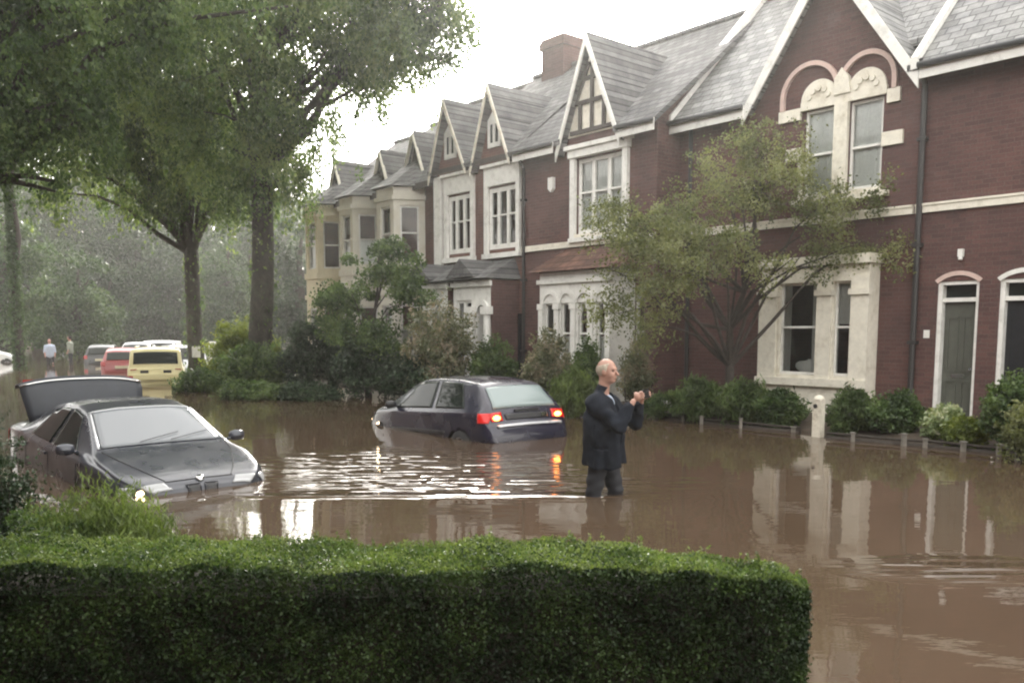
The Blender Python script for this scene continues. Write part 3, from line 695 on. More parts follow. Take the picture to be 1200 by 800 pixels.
# ---- white fronted gabled pair
def house_CD(label, u0, u1, pk, win, col_u, chim=None):
    uc = (u0+u1)/2; y = -.75; off = (uc, y, 0); h = house(label, uc, .75)
    w = Wall((u0, y), (u1, y)); T = lambda u: u-u0
    n = 3; ww = win[1]-win[0]
    hh = (T(win[0]), T(win[1]), 3.86, 5.45)
    mb = MB(off); w.face(mb, HZ0, 6.25, [hh]); shell(mb, u0, u1, y, 7, HZ0, 6.25); gable_ends(mb, (u0, u1), y-.3, 7, 6.15, 3.0, 9.4)
    gl, gr = u0+.12, u1-.3
    mb.add([(gl, y, 6.25), (gr, y, 6.25), (pk, y, 7.95)], [(0, 1, 2)])
    mb.build('wall', M['brick_far'], h, recalc=False)
    mb = MB(off)
    mb.box(win[0]-.14, win[0]-.003, y-.09, y-.003, 3.75, 5.5); mb.box(win[1]+.003, win[1]+.14, y-.09, y-.003, 3.75, 5.5)
    mb.box(win[0]-.14, win[1]+.14, y-.09, y-.003, 5.503, 5.98); mb.box(win[0]-.2, win[1]+.2, y-.17, y-.003, 5.983, 6.06); mb.box(win[0]-.2, win[1]+.2, y-.14, y-.003, 5.56, 5.62) if False else None
    mb.box(win[0]-.18, win[1]+.18, y-.14, y-.004, 3.62, 3.747)
    mb.build('window_surround', M['white'], h)
    window(h, off, w, hh, .045, .11, .55, (1/3, 2/3), None, False)
    # small pair of windows in the gable
    mb = MB(off); mb.box(pk-.26, pk+.26, y-.05, y-.003, 6.5, 6.62); mb.box(pk-.26, pk+.26, y-.05, y-.003, 7.1, 7.2)
    for s in (-.22, 0, .22): mb.box(pk+s-.045, pk+s+.045, y-.05, y-.004, 6.62, 7.1)
    mb.prism([(pk-.26, 7.2), (pk+.26, 7.2), (pk, 7.48)], y-.05, y-.004)
    g = mb.build('gable_window', M['white'], h)
    mb = MB(off); mb.box(pk-.2, pk+.2, y-.02, y-.002, 6.6, 7.12); mb.build('pane', M['carglass'], g)
    mb = MB(off); main_roof(mb, u0, u1, y-.3, 6.2, 3.0, 9.5, (gl, gr, y+.25)); gable_roof(mb, gl, gr, 6.25, pk, 8.0, y-.26, 2.3, .12)
    rf = mb.build('roof', M['slate2'], h)
    barge(rf, off, gl, gr, 6.25, pk, 8.0, y-.26, .15, 'cream', .12)
    mb = MB(off); mb.box(u0, u1, y-.2, y-.17, 6.1, 6.22); mb.build('fascia', M['timber'], rf)
    if chim: chimney(rf, off, chim[0], chim[1], 2.6, 3.4, 8.8, 10.35, 'brick', 0)
    # ground floor: lean-to with porch
    yb = y-.95
    mb = MB(off); lean_to(mb, u0+.02, u1-.02, y-.004, 3.58, yb-.25, 3.03, hip=.25)
    gx = u0+.75; mb.add([(gx-.6, yb-.26, 3.08), (gx+.6, yb-.26, 3.08), (gx, yb-.26, 3.55), (gx, y-.1, 3.55), (gx-.6, y-.1, 3.1), (gx+.6, y-.1, 3.1)], [(0, 1, 2), (0, 2, 3, 4), (1, 5, 3, 2)])
    mb.build('lean_to_roof', M['slate2'], h, recalc=False)
    pw = Wall((u0+.15, yb), (u1-.1, yb)); L = pw.L
    ph = [(.12, L*.50, .85, 2.5), (L*.64, L-.14, HZ0+.01, 2.42)]
    mb = MB(off); pw.face(mb, HZ0, 3.0, ph, .2)
    sw = MB(off)
    for x in (u0+.15, u1-.1): sw.add([(x, yb, HZ0), (x, y, HZ0), (x, y, 3.0), (x, yb, 3.0)], [(0, 1, 2, 3)])
    sw.build('porch_side_wall', M['brick'], h, recalc=False)
    mb.box(u0+.1, u1-.05, yb-.08, yb-.003, 2.84, 2.96)
    cx = u0+.15+(ph[1][0]+ph[1][1])/2; mb.arc(cx, 2.2, (ph[1][1]-ph[1][0])/2-.05, (ph[1][1]-ph[1][0])/2+.08, yb-.05, yb-.003, 0, math.pi, 12)
    po = mb.build('porch', M['white'], h, recalc=False)
    window(po, off, pw, ph[0], .08, .07, .5, (.5,), None, True, name='sash')
    for t in (ph[1][0]-.12, ph[1][1]+.1):
        mb = MB(off); x = u0+.15+t
        mb.tube([(x, yb-.1, -.2), (x, yb-.1, 2.12)], [.105, .09], 12); mb.box(x-.13, x+.13, yb-.22, yb-.004, 2.122, 2.32); mb.box(x-.12, x+.12, yb-.21, yb-.004, -.2, .2); mb.build('column', M['white'], po)
    mb = MB(off); mb.box(cx-.45, cx+.45, y-.06, y-.003, .1, 2.15); mb.build('door', M['door_black'], h)
    return h
house_CD('narrow gabled house with white triple window, joined to the timbered gable house', -18.65, -16.82, -17.9, (-18.15, -16.98), -16.9)
h = house_CD('narrow white trimmed gabled house with a chimney and a white corner pilaster', -20.6, -18.67, -19.86, (-19.98, -18.9), -18.8, (-19.8, -18.85))
mb = MB((-19.635, -.75, 0)); mb.box(-20.58, -20.24, -.86, -.753, 3.4, 6.05); mb.build('white_pilaster', M['white'], h)

# ---- houses with two-storey canted bays
def house_bay(label, u0, u1, ba, bb, pk, zpk, wallm, baym, ridge):
    uc = (u0+u1)/2; y = -.35; off = (uc, y, 0); h = house(label, uc, .35)
    w = Wall((u0, y), (u1, y))
    mb = MB(off); w.face(mb, HZ0, 6.15); shell(mb, u0, u1, y, 7, HZ0, 6.15); gable_ends(mb, (u0, u1), y-.3, 7, 6.05, 3.0, ridge-.1); mb.build('wall', M[wallm], h, recalc=False)
    mb = MB(off); main_roof(mb, u0, u1, y-.3, 6.1, 3.0, ridge); rf = mb.build('roof', M['slate2'], h)
    mb = MB(off); mb.box(u0, u1, y-.32, y-.29, 5.9, 6.08); mb.build('fascia', M['timber'], rf)
    p = .8; c = .5
    pts = [(ba, y-.003), (ba+c, y-p), (bb-c, y-p), (bb, y-.003)]
    mb = MB(off); wins = []
    for A, B in zip(pts, pts[1:]):
        f = Wall(A, B); L = f.L
        hs = [(L*.2, L*.8, 1.0, 2.5), (L*.2, L*.8, 3.85, 5.45)] if L < 1.2 else [(L*.14, L*.46, 1.0, 2.5), (L*.54, L*.86, 1.0, 2.5), (L*.14, L*.46, 3.85, 5.45), (L*.54, L*.86, 3.85, 5.45)]
        f.face(mb, HZ0, 6.0, hs, .14); wins += [(f, x) for x in hs]
        for z0, z1, pr in ((5.62, 5.75, .07), (3.5, 3.7, .06), (2.8, 2.95, .06), (.8, .92, .06)): f.box(mb, -.02, L+.02, -pr, -.003, z0, z1)
    bay = mb.build('bay_window', M[baym], h, recalc=False)
    for f, x in wins: window(bay, off, f, x, .09, .05, .5, (), ('curtain', .0, .5) if rng.random() < .75 else None, False, fm='white', name='sash')
    o_ = .18; q = [(ba-o_, y), (ba+c-o_*.5, y-p-o_), (bb-c+o_*.5, y-p-o_), (bb+o_, y)]
    m_ = (ba+bb)/2
    mb = MB(off); vs = [(x, yy, 6.02) for x, yy in q]+[(m_-.25, y+.35, 6.95), (m_+.25, y+.35, 6.95)]
    mb.add(vs, [(0, 1, 4), (1, 2, 5, 4), (2, 3, 5), (0, 3, 2, 1)])
    mb.build('bay_roof', M['slate2'], h, recalc=False)
    # small pointed dormer on the slope
    mb = MB(off); hw = .5; zb = zpk-1.25
    mb.prism([(pk-hw, zb), (pk+hw, zb), (pk, zpk)], y+.35, y+.45); dm = mb.build('dormer', M['timber'], h)
    mb = MB(off); gable_roof(mb, pk-hw, pk+hw, zb, pk, zpk+.03, y+.2, y+2.4, .1, .07); mb.build('dormer_roof', M['slate2'], dm)
    mb = MB(off)
    for s in (-1, 1): mb.bar((pk+s*(hw+.08), y+.18, zb-.1), (pk, y+.18, zpk), .04, .1, up=(0, 1, 0))
    mb.build('dormer_trim', M['cream'], dm)
    return h
house_bay('brown brick house with a broad cream canted bay, next to the white fronted pair', -23.9, -20.62, -23.72, -21.75, -22.65, 7.75, 'brick_far', 'ivory', 9.35)
house_bay('pale bay fronted house between two other canted bay houses behind the garden tree', -26.2, -23.92, -26.05, -24.2, -24.6, 7.5, 'brick_far', 'ivory', 9.05)
h = house_bay('yellowish bay fronted house at the far left end of the terrace', -28.6, -26.22, -28.5, -26.6, -27.6, 7.6, 'brick_far', 'buff', 8.85)
mb = MB((-27.41, -.35, 0)); mb.tube([(-27.6, -.2, 7.6), (-27.6, -.2, 8.9)], [.05, .02], 6); mb.build('finial', M['cream'], h)


def house_near():
    h = empty('terraced_house', F(0, 16.9), ROTF+math.pi, "brick terrace on the near side of the street, behind the photographer", 'house')
    w = Wall((-9, 0), (36, 0)); off = (0, 0, 0)
    hl = [(3.0, 4.6, .8, 2.6), (6.2, 7.4, 3.9, 5.6), (12.0, 13.4, .8, 2.6), (12.0, 13.4, 3.9, 5.6), (20, 21.4, .8, 2.6), (20, 21.4, 3.9, 5.6), (28, 29.4, .8, 2.6), (28, 29.4, 3.9, 5.6)]
    mb = MB(); w.face(mb, -.5, 6.3, hl); shell(mb, -9, 36, 0, 7, -.5, 6.3); gable_ends(mb, (-9, 36), -.3, 7.3, 6.2, 3.5, 9.8); mb.build('wall', M['brick'], h, recalc=False)
    for x in hl: window(h, off, w, x, curtain=('curtain', 0, .5))
    mb = MB(); main_roof(mb, -9, 36, -.34, 6.22, 3.5, 9.9); mb.build('roof', M['slate2'], h)
house_near()
# ------------------------------------------------------------------ cars
def sec_pts(ctrl, k=4):
    c = np.array(ctrl, float); n = len(c); P = np.vstack([2*c[0]-c[1], c, 2*c[-1]-c[-2]]); out = []
    for i in range(n-1):
        p0, p1, p2, p3 = P[i], P[i+1], P[i+2], P[i+3]
        for t in np.linspace(0, 1, k, endpoint=False):
            out.append(.5*((2*p1)+(p2-p0)*t*.6+(-p0*.6+(3-1.8+1.2)*0*p1)*0+((-0.6*p0+(-4+.6+.0)*0)*0)+0) if False else
                       (p1*(1-3*t*t+2*t**3)+p2*(3*t*t-2*t**3)+.35*((p2-p0)*(t-2*t*t+t**3)+(p3-p1)*(-t*t+t**3))))
    out.append(c[-1]); return np.array(out)
class Car:
    def __init__(s, xs, zt, zb, zl, w, wt, xg=None):
        s.xs = np.array(xs); s.t = dict(zt=zt, zb=zb, zl=zl, w=w, wt=wt)
        a, b = xs[0], xs[-1]
        base = np.linspace(a, b, 70); s.st = np.unique(np.round(np.concatenate([base, s.xs, np.linspace(a, a+.25, 12), np.linspace(b-.25, b, 12)]), 4))
    def g(s, k, x):
        v = s.t[k]
        if not hasattr(v, '__len__'): return v
        vx = [p[0] for p in v]; vy = [p[1] for p in v]
        h = .05
        return (np.interp(x-h, vx, vy)+2*np.interp(x, vx, vy)+np.interp(x+h, vx, vy))/4 if vx[0]+.08 < x < vx[-1]-.08 else np.interp(x, vx, vy)
    def sec(s, x):
        zt, zb, zl, w, wt = (s.g(k, x) for k in ('zt', 'zb', 'zl', 'w', 'wt'))
        zb = min(zb, zt-.035); zl = min(zl, zb-.06); k = min(1, (zt-zb)/.45); d = zt-zb
        wt = min(wt, w*.97)
        wb = w*.96
        return sec_pts([(0, zl), (.8*w, zl), (.955*w, zl+.05), (w, zl+.4*(zb-zl)), (w*.99, zb-.07), (wb, zb),
                        (wb+(wt-wb)*.55, zb+d*.5-.01), (wt, zt-.05*k-.012), (wt*.86, zt-.024*k-.003), (wt*.45, zt-.004), (0, zt)])
    def yside(s, x, z):
        P = s.sec(x); i = np.argmax(P[:, 0]); j = 30
        return np.interp(z, P[8:j, 1], P[8:j, 0])
    def ztop(s, x, y):
        P = s.sec(x)[28:]; return np.interp(abs(y), P[::-1, 0], P[::-1, 1])
    def body(s, name, m, parent, arches=(), ra=.34, za=.30):
        rows = []
        for x in s.st:
            P = s.sec(x); rows.append([(x, y, z) for y, z in P]+[(x, -y, z) for y, z in P[-2:0:-1]])
        V = np.array(rows); n, mm, _ = V.shape
        V = V.reshape(-1, 3)
        i, j = np.meshgrid(np.arange(n-1), np.arange(mm), indexing='ij')
        Q = np.stack([(i*mm+j), (i*mm+(j+1) % mm), ((i+1)*mm+(j+1) % mm), ((i+1)*mm+j)], -1).reshape(-1, 4)
        for xa in arches:
            rel = np.stack([V[:, 0]-xa, V[:, 2]-za], 1); d = np.hypot(rel[:, 0], rel[:, 1]); side = np.abs(V[:, 1]) > .5
            near = side & (d > ra*.86) & (d < ra*1.14)
            f = ra/np.maximum(d, 1e-6); V[near, 0] = xa+rel[near, 0]*f[near]; V[near, 2] = za+rel[near, 1]*f[near]
            ins = side & (np.hypot(V[:, 0]-xa, V[:, 2]-za) < ra*1.002)
            Q = Q[~ins[Q].all(1)]
        mb = MB(); mb.v = [tuple(p) for p in V]; mb.f = [tuple(q) for q in Q]
        for e in (0, n-1): mb.f.append(tuple(range(e*mm, (e+1)*mm)))
        o = mb.build(name, m, parent, True)
        return o
    def side_glass(s, lo, hi, zlo=.03, zhi=.075, off=.007, sg=1, r=.25, n=14):
        G = []
        for i in range(n+1):
            b = i/n; row = []
            rr = 0.0
            for j in range(n+1):
                a = j/n
                x = (lo[0]+(lo[1]-lo[0])*a)*(1-b)+(hi[0]+(hi[1]-hi[0])*a)*b
                z0 = s.g('zb', x)+zlo; z1 = s.g('zt', x)-zhi
                z = z0+(z1-z0)*b
                row.append((x, sg*(s.yside(x, z)+off), z))
            G.append(row)
        return G
    def top_patch(s, x0, x1, f0, f1, off=.008, n=12, m=16, inset=None):
        G = []
        for i in range(n+1):
            x = x0+(x1-x0)*i/n; row = []
            for j in range(m+1):
                f = f0+(f1-f0)*j/m; y = f*s.g('wt', x); e = .02
                z = s.ztop(x, y); sl = (s.ztop(x+e, y)-s.ztop(x-e, y))/(2*e); nn = math.hypot(1, sl)
                row.append((x-off*sl/nn, y, z+off/nn))
            G.append(row)
        return G
    def side_patch(s, x0, x1, z0, z1, sg, off=.012, n=8):
        return [[(x0+(x1-x0)*i/n, sg*(s.yside(x0+(x1-x0)*i/n, z0+(z1-z0)*j/n)+off), z0+(z1-z0)*j/n) for j in range(n+1)] for i in range(n+1)]
def gridobj(name, Gs, m, parent, th=.004):
    mb = MB()
    for G in Gs: mb.grid(G)
    o = mb.build(name, m, parent, True)
    sd = o.modifiers.new('thickness', 'SOLIDIFY'); sd.thickness = th; sd.offset = 0
    return o
def wheel(parent, x, y, r, wd=.18):
    s = 1 if y > 0 else -1
    mb = MB(); prof = [(r*.62, -wd/2), (r*.9, -wd/2), (r, -wd/2+.03), (r, wd/2-.03), (r*.9, wd/2), (r*.62, wd/2)]; n = 28
    G = [[(p*math.cos(2*math.pi*i/n), q, p*math.sin(2*math.pi*i/n)) for p, q in prof] for i in range(n+1)]
    mb.grid(G); w = mb.build('wheel', M['rubber'], parent, True, weld=True); w.location = (x, y, r)
    mb = MB(); yo = s*(wd/2-.02)
    for k in range(5):
        a = 2*math.pi*k/5; mb.bar((.03*math.cos(a), yo, .03*math.sin(a)), (r*.6*math.cos(a), yo, r*.6*math.sin(a)), .05, .025, up=(0, 1, 0))
    mb.tube([(0, yo-s*.03, 0), (0, yo+s*.01, 0)], r*.16, 14)
    G = [[(p*math.cos(2*math.pi*i/n), yo+q, p*math.sin(2*math.pi*i/n)) for p, q in ((r*.56, -s*.03), (r*.63, -s*.03), (r*.63, s*.012), (r*.56, s*.012), (r*.56, -s*.03))] for i in range(n+1)]
    mb.grid(G); mb.build('rim', M['alloy'], w, weld=True)
def seam(parent, pts, name='door_gap', r=.005):
    MBx = MB(); MBx.tube(pts, r, 5); MBx.build(name, M['plastic'], parent)
def place(o, x, y, z, heading): o.location = (x, y, z); o.rotation_euler = (0, 0, heading)
def mirror(parent, x, y, z, m='plastic', s=1):
    mb = MB(); G = []
    for i in range(9):
        a = math.pi*i/8-math.pi/2
        G.append([(x+.055*math.cos(a)*math.cos(t), y+s*.10+.10*math.sin(a), z+.065*math.cos(a)**.6*math.sin(t)) for t in np.linspace(0, 2*math.pi, 15)])
    mb.grid(G); mb.bar((x, y-s*.03, z-.04), (x, y+s*.05, z-.02), .04, .03)
    mb.build('wing_mirror', M[m], parent, True)

# -- navy hatchback, tail to the right, lamps lit
def hatchback():
    o = empty('parked_car', (0, 0, 0), 0, 'small dark navy hatchback with its tail lamps glowing, half under water in mid street', 'car')
    c = Car([-1.97, 1.97],
        [(-1.97, .52), (-1.95, .64), (-1.91, .68), (-1.87, .70), (-1.82, .93), (-1.50, 1.29), (-1.36, 1.35), (-.9, 1.41), (-.3, 1.43), (.1, 1.41), (.4, 1.34), (1.05, .97), (1.35, .90), (1.75, .78), (1.92, .64), (1.97, .48)],
        [(-1.97, .5), (-1.85, .68), (-1.75, .90), (-1.2, .90), (.9, .87), (1.1, .86), (1.4, .84), (1.97, .44)],
        [(-1.97, .34), (-1.7, .26), (-1.2, .2), (1.3, .2), (1.97, .3)],
        [(-1.97, .64), (-1.93, .75), (-1.8, .81), (-1.4, .835), (-.5, .845), (.8, .84), (1.4, .82), (1.7, .78), (1.88, .70), (1.97, .56)],
        [(-1.97, .6), (-1.85, .72), (-1.78, .68), (-1.5, .60), (-1.0, .585), (0, .58), (.4, .585), (1.05, .70), (1.4, .72), (1.8, .66), (1.97, .5)])
    b = c.body('body', M['p_navy'], o, (-1.22, 1.24), .335, .29)
    for x in (-1.22, 1.24):
        for y in (-.75, .75): wheel(o, x, y, .29)
    for sg in (1, -1):
        gridobj('side_window', [c.side_glass((-.42, .72), (-.36, .26), sg=sg)], M['carglass'], o)
        gridobj('side_window', [c.side_glass((-1.33, -.52), (-1.08, -.46), sg=sg)], M['carglass'], o)
        gridobj('side_moulding', [c.side_patch(-.85, .9, .50, .56, sg, .012)], M['plastic'], o)
        dh = MB(); y = c.yside(-.3, .80); dh.bar((-.40, sg*(y+.018), .80), (-.24, sg*(y+.018), .80), .03, .03); dh.build('door_handle', M['p_navy'], o)
        for xx in (-.46, .82):
            seam(b, [(xx, sg*(c.yside(xx, z)+.001), z) for z in np.linspace(.3, .9, 8)])
        mirror(o, .72, sg*.80, .96, 'plastic', sg)
        gridobj('tail_lamp', [c.top_patch(-1.875, -1.825, .70*sg, 1.0*sg, .014, 6, 6), c.side_patch(-1.86, -1.70, .71, .86, sg, .012)], M['red_lens'], o, .006)
        bl = MB(); G = []
        for i in range(9):
            a = math.pi*i/8-math.pi/2; G.append([(-1.875+.02*math.cos(a)*math.cos(t)-.012, sg*.60+.07*math.sin(a), .785+.042*math.cos(a)*math.sin(t)) for t in np.linspace(0, 2*math.pi, 13)])
        bl.grid(G); bl.build('lit_bulb', M['amber'], o, True)
        gridobj('headlamp', [c.top_patch(1.72, 1.90, .45*sg, .98*sg, .012, 6, 8)], M['lens'], o, .006)
    lb = MB(); lb.box(1.90, 1.955, .48, .60, .56, .64); lb.build('indicator', M['head_on'], o)
    gridobj('rear_window', [c.top_patch(-1.80, -1.52, -.88, .88, .010)], M['carglass2'], o)
    gridobj('windscreen', [c.top_patch(1.02, .44, -.90, .90, .010)], M['carglass'], o)
    gridobj('bumper', [c.top_patch(-1.945, -1.918, -.98, .98, .02, 4, 20)], M['p_silver'], o, .02)
    gridobj('tailgate_panel', [c.top_patch(-1.872, -1.838, -.60, .60, .008, 4, 10)], M['plastic'], o, .006)
    mb = MB(); mb.box(-1.895, -1.870, -.36, -.26, .77, .83); mb.build('badge', M['chrome'], o)
    mb = MB(); mb.box(-1.845, -1.825, -.26, .22, .865, .90); mb.build('tailgate_handle', M['plastic'], o)
    mb = MB(); mb.bar((-1.74, .02, .99), (-1.64, -.34, 1.12), .022, .02); mb.build('rear_wiper', M['plastic'], o)
    mb = MB(); mb.tube([(.1, -.2, 1.41), (-.05, -.2, 1.75)], [.006, .003], 5); mb.build('aerial', M['plastic'], o)
    return o
hb = hatchback()
def car_at(o, px, py_depth, rear, heading, z):
    pass
hb.location = (-.92, 14.9, -.49); hb.rotation_euler = (0, R(2.6), R(128)); hb.scale = (1.03, 1.03, .99)

# -- dark grey saloon, nose to the right, boot lid up
def saloon():
    o = empty('parked_car', (0, 0, 0), 0, 'dark grey saloon car standing in deep water with its boot lid raised', 'car')
    c = Car([-2.23, 2.23],
        [(-2.23, .5), (-2.19, .80), (-2.12, .98), (-1.95, 1.02), (-1.42, 1.06), (-.80, 1.35), (-.35, 1.415), (.1, 1.42), (.5, 1.36), (1.18, .99), (1.5, .93), (1.9, .82), (2.08, .75), (2.16, .69), (2.20, .58), (2.23, .45)],
        [(-2.23, .48), (-2.15, .78), (-2.0, .97), (-1.3, .98), (-.5, .94), (1.0, .90), (1.2, .89), (1.6, .84), (2.05, .70), (2.23, .42)],
        [(-2.23, .34), (-1.8, .26), (-1.3, .2), (1.5, .2), (2.23, .25)],
        [(-2.23, .68), (-2.15, .78), (-1.9, .86), (-1.4, .89), (-.4, .90), (.9, .895), (1.5, .88), (1.85, .83), (2.08, .72), (2.18, .60), (2.23, .46)],
        [(-2.23, .6), (-2.1, .72), (-1.6, .74), (-1.4, .72), (-.85, .59), (-.3, .575), (.2, .58), (.5, .60), (1.18, .74), (1.5, .79), (1.9, .74), (2.1, .62), (2.23, .4)])
    b = c.body('body', M['p_grey'], o, (-1.38, 1.40), .345, .31)
    for x in (-1.38, 1.40):
        for y in (-.79, .79): wheel(o, x, y, .31)
    gridobj('windscreen', [c.top_patch(1.14, .50, -.92, .92, .010, 14, 18)], M['carglass_w'], o)
    sm = MB()
    e0 = c.top_patch(1.14, .50, -.97, -.97+.04, .013, 14, 1); e1 = c.top_patch(1.14, .50, .93, .97, .013, 14, 1)
    for G in (e0, e1, c.top_patch(.505, .47, -.97, .97, .013, 1, 16)): sm.grid(G)
    oo = sm.build('windscreen_trim', M['p_silver'], o, True); md = oo.modifiers.new('t', 'SOLIDIFY'); md.thickness = .006
    gridobj('rear_window', [c.top_patch(-1.36, -.86, -.9, .9, .010)], M['carglass2'], o)
    for sg in (1, -1):
        gridobj('side_window', [c.side_glass((.02, .95), (.05, .42), sg=sg)], M['carglass'], o)
        gridobj('side_window', [c.side_glass((-.86, -.06), (-.58, -.02), zhi=.085, sg=sg)], M['carglass'], o)
        for xx in (-.98, -.02, .98): seam(b, [(xx, sg*(c.yside(xx, z)+.001), z) for z in np.linspace(.3, .93, 8)])
        for xx in (-.15, -1.05):
            y = c.yside(xx, .84); dh = MB(); dh.bar((xx-.1, sg*(y+.018), .84), (xx+.1, sg*(y+.018), .84), .03, .03); dh.build('door_handle', M['p_grey'], o)
        mirror(o, .92, sg*.86, 1.0, 'p_grey', sg)
        gridobj('headlamp', [c.top_patch(2.09, 2.165, .62*sg, 1.0*sg, .012, 6, 10), c.side_patch(1.96, 2.07, .63, .72, sg, .012)], M['lens'], o, .006)
        gridobj('tail_lamp', [c.side_patch(-2.14, -1.9, .78, .93, sg, .012)], M['red_off'], o, .006)
        gridobj('grille', [c.top_patch(2.135, 2.19, .05*sg, .30*sg, .012, 5, 6)], M['plastic'], o, .006)
        gr = MB(); P = c.top_patch(2.132, 2.192, .05*sg, .31*sg, .014, 5, 6)
        loop = P[0]+[r[-1] for r in P[1:]]+P[-1][::-1][1:]+[r[0] for r in P[::-1][1:]]; gr.tube(loop, .006, 6); gr.build('grille_surround', M['p_grey'], o, True)
        bs = [(x, sg*f*c.g('wt', x), c.ztop(x, f*c.g('wt', x))+.002) for x, f in zip(np.linspace(1.2, 2.06, 12), np.linspace(.92, .55, 12))]
        seam(b, bs, 'bonnet_gap', .006)
    seam(b, [(2.075, y, c.ztop(2.075, y)+.002) for y in np.linspace(-.36, .36, 12)], 'bonnet_gap', .006)
    for f0, f1 in ((-.35, .30), (.12, .78)):
        wp = MB(); P = c.top_patch(1.12, 1.0, f0, f1, .03, 1, 6); wp.tube([P[0][0]]+[tuple((np.array(P[0][k])*(1-k/6)+np.array(P[1][k])*k/6)) for k in range(1, 7)], .0045, 6); wp.build('wiper', M['plastic'], o)
    hd = MB(); hd.box(2.105, 2.15, -.66, -.57, .655, .69) if False else None
    lit = MB(); G = []
    for i in range(9):
        a = math.pi*i/8-math.pi/2; G.append([(2.10+.03*math.cos(a)*math.cos(t), -.53+.13*math.sin(a), .66+.045*math.cos(a)*math.sin(t)) for t in np.linspace(0, 2*math.pi, 13)])
    lit.grid(G); lit.build('lit_bulb', M['head_on'], o, True)
    mb = MB(); z = c.ztop(2.085, 0); mb.tube([(2.08, 0, z), (2.092, 0, z+.02)], [.045, .042], 18); mb.build('badge', M['chrome'], o, True)
    # boot: dark opening and the raised lid
    gridobj('boot_opening', [c.top_patch(-2.08, -1.46, -.86, .86, .008, 8, 12)], M['plastic'], o, .004)
    G = []; k = 16; a = R(66)
    prof = [(0, 0, 0), (.12, .025, 0), (.28, .045, 0), (.44, .05, 0), (.54, .035, 0), (.60, -.02, 0), (.625, -.10, 0), (.62, -.17, 0)]   # along the lid, bulge outwards
    for i in range(k+1):
        f = -1+2*i/k; hw = .70
        row = []
        for s_, bu, _ in prof:
            bulge = bu-.05*f*f*f*f-.03*f*f; l = s_*(1-.10*abs(f)**3)
            ex = -l*math.cos(a)+bulge*math.sin(a); ez = l*math.sin(a)+bulge*math.cos(a)
            row.append((-1.44+ex, f*(hw+.06*min(1, s_/.4)), 1.055+ez))
        G.append(row)
    lid = gridobj('boot_lid', [G], M['p_lid'], o, .035)
    mb = MB(); mb.tube([(G[i][4][0]+.02, G[i][4][1], G[i][4][2]+.012) for i in range(k+1)], .016, 6); mb.build('lid_trim', M['chrome'], lid, True)
    for i in (1, k-1):
        p = G[i][6]; s_ = 1 if i > 2 else -1; mb = MB(); mb.box(p[0]-.03, p[0]+.06, p[1]-.14 if s_ > 0 else p[1]-.03, p[1]+.03 if s_ > 0 else p[1]+.14, p[2]-.02, p[2]+.045); mb.build('tail_lamp', M['red_off'], lid)
    for sg in (1, -1):
        mb = MB(); mb.tube([(-1.5, sg*.62, 1.03), (-1.6, sg*.6, 1.3)], .012, 6); mb.build('gas_strut', M['plastic'], o)
    return o
sl = saloon(); sl.location = (-4.88, 10.75, -.625); sl.rotation_euler = (0, R(1.0), R(-47)); sl.scale = (1.04, 1.04, 1.04)

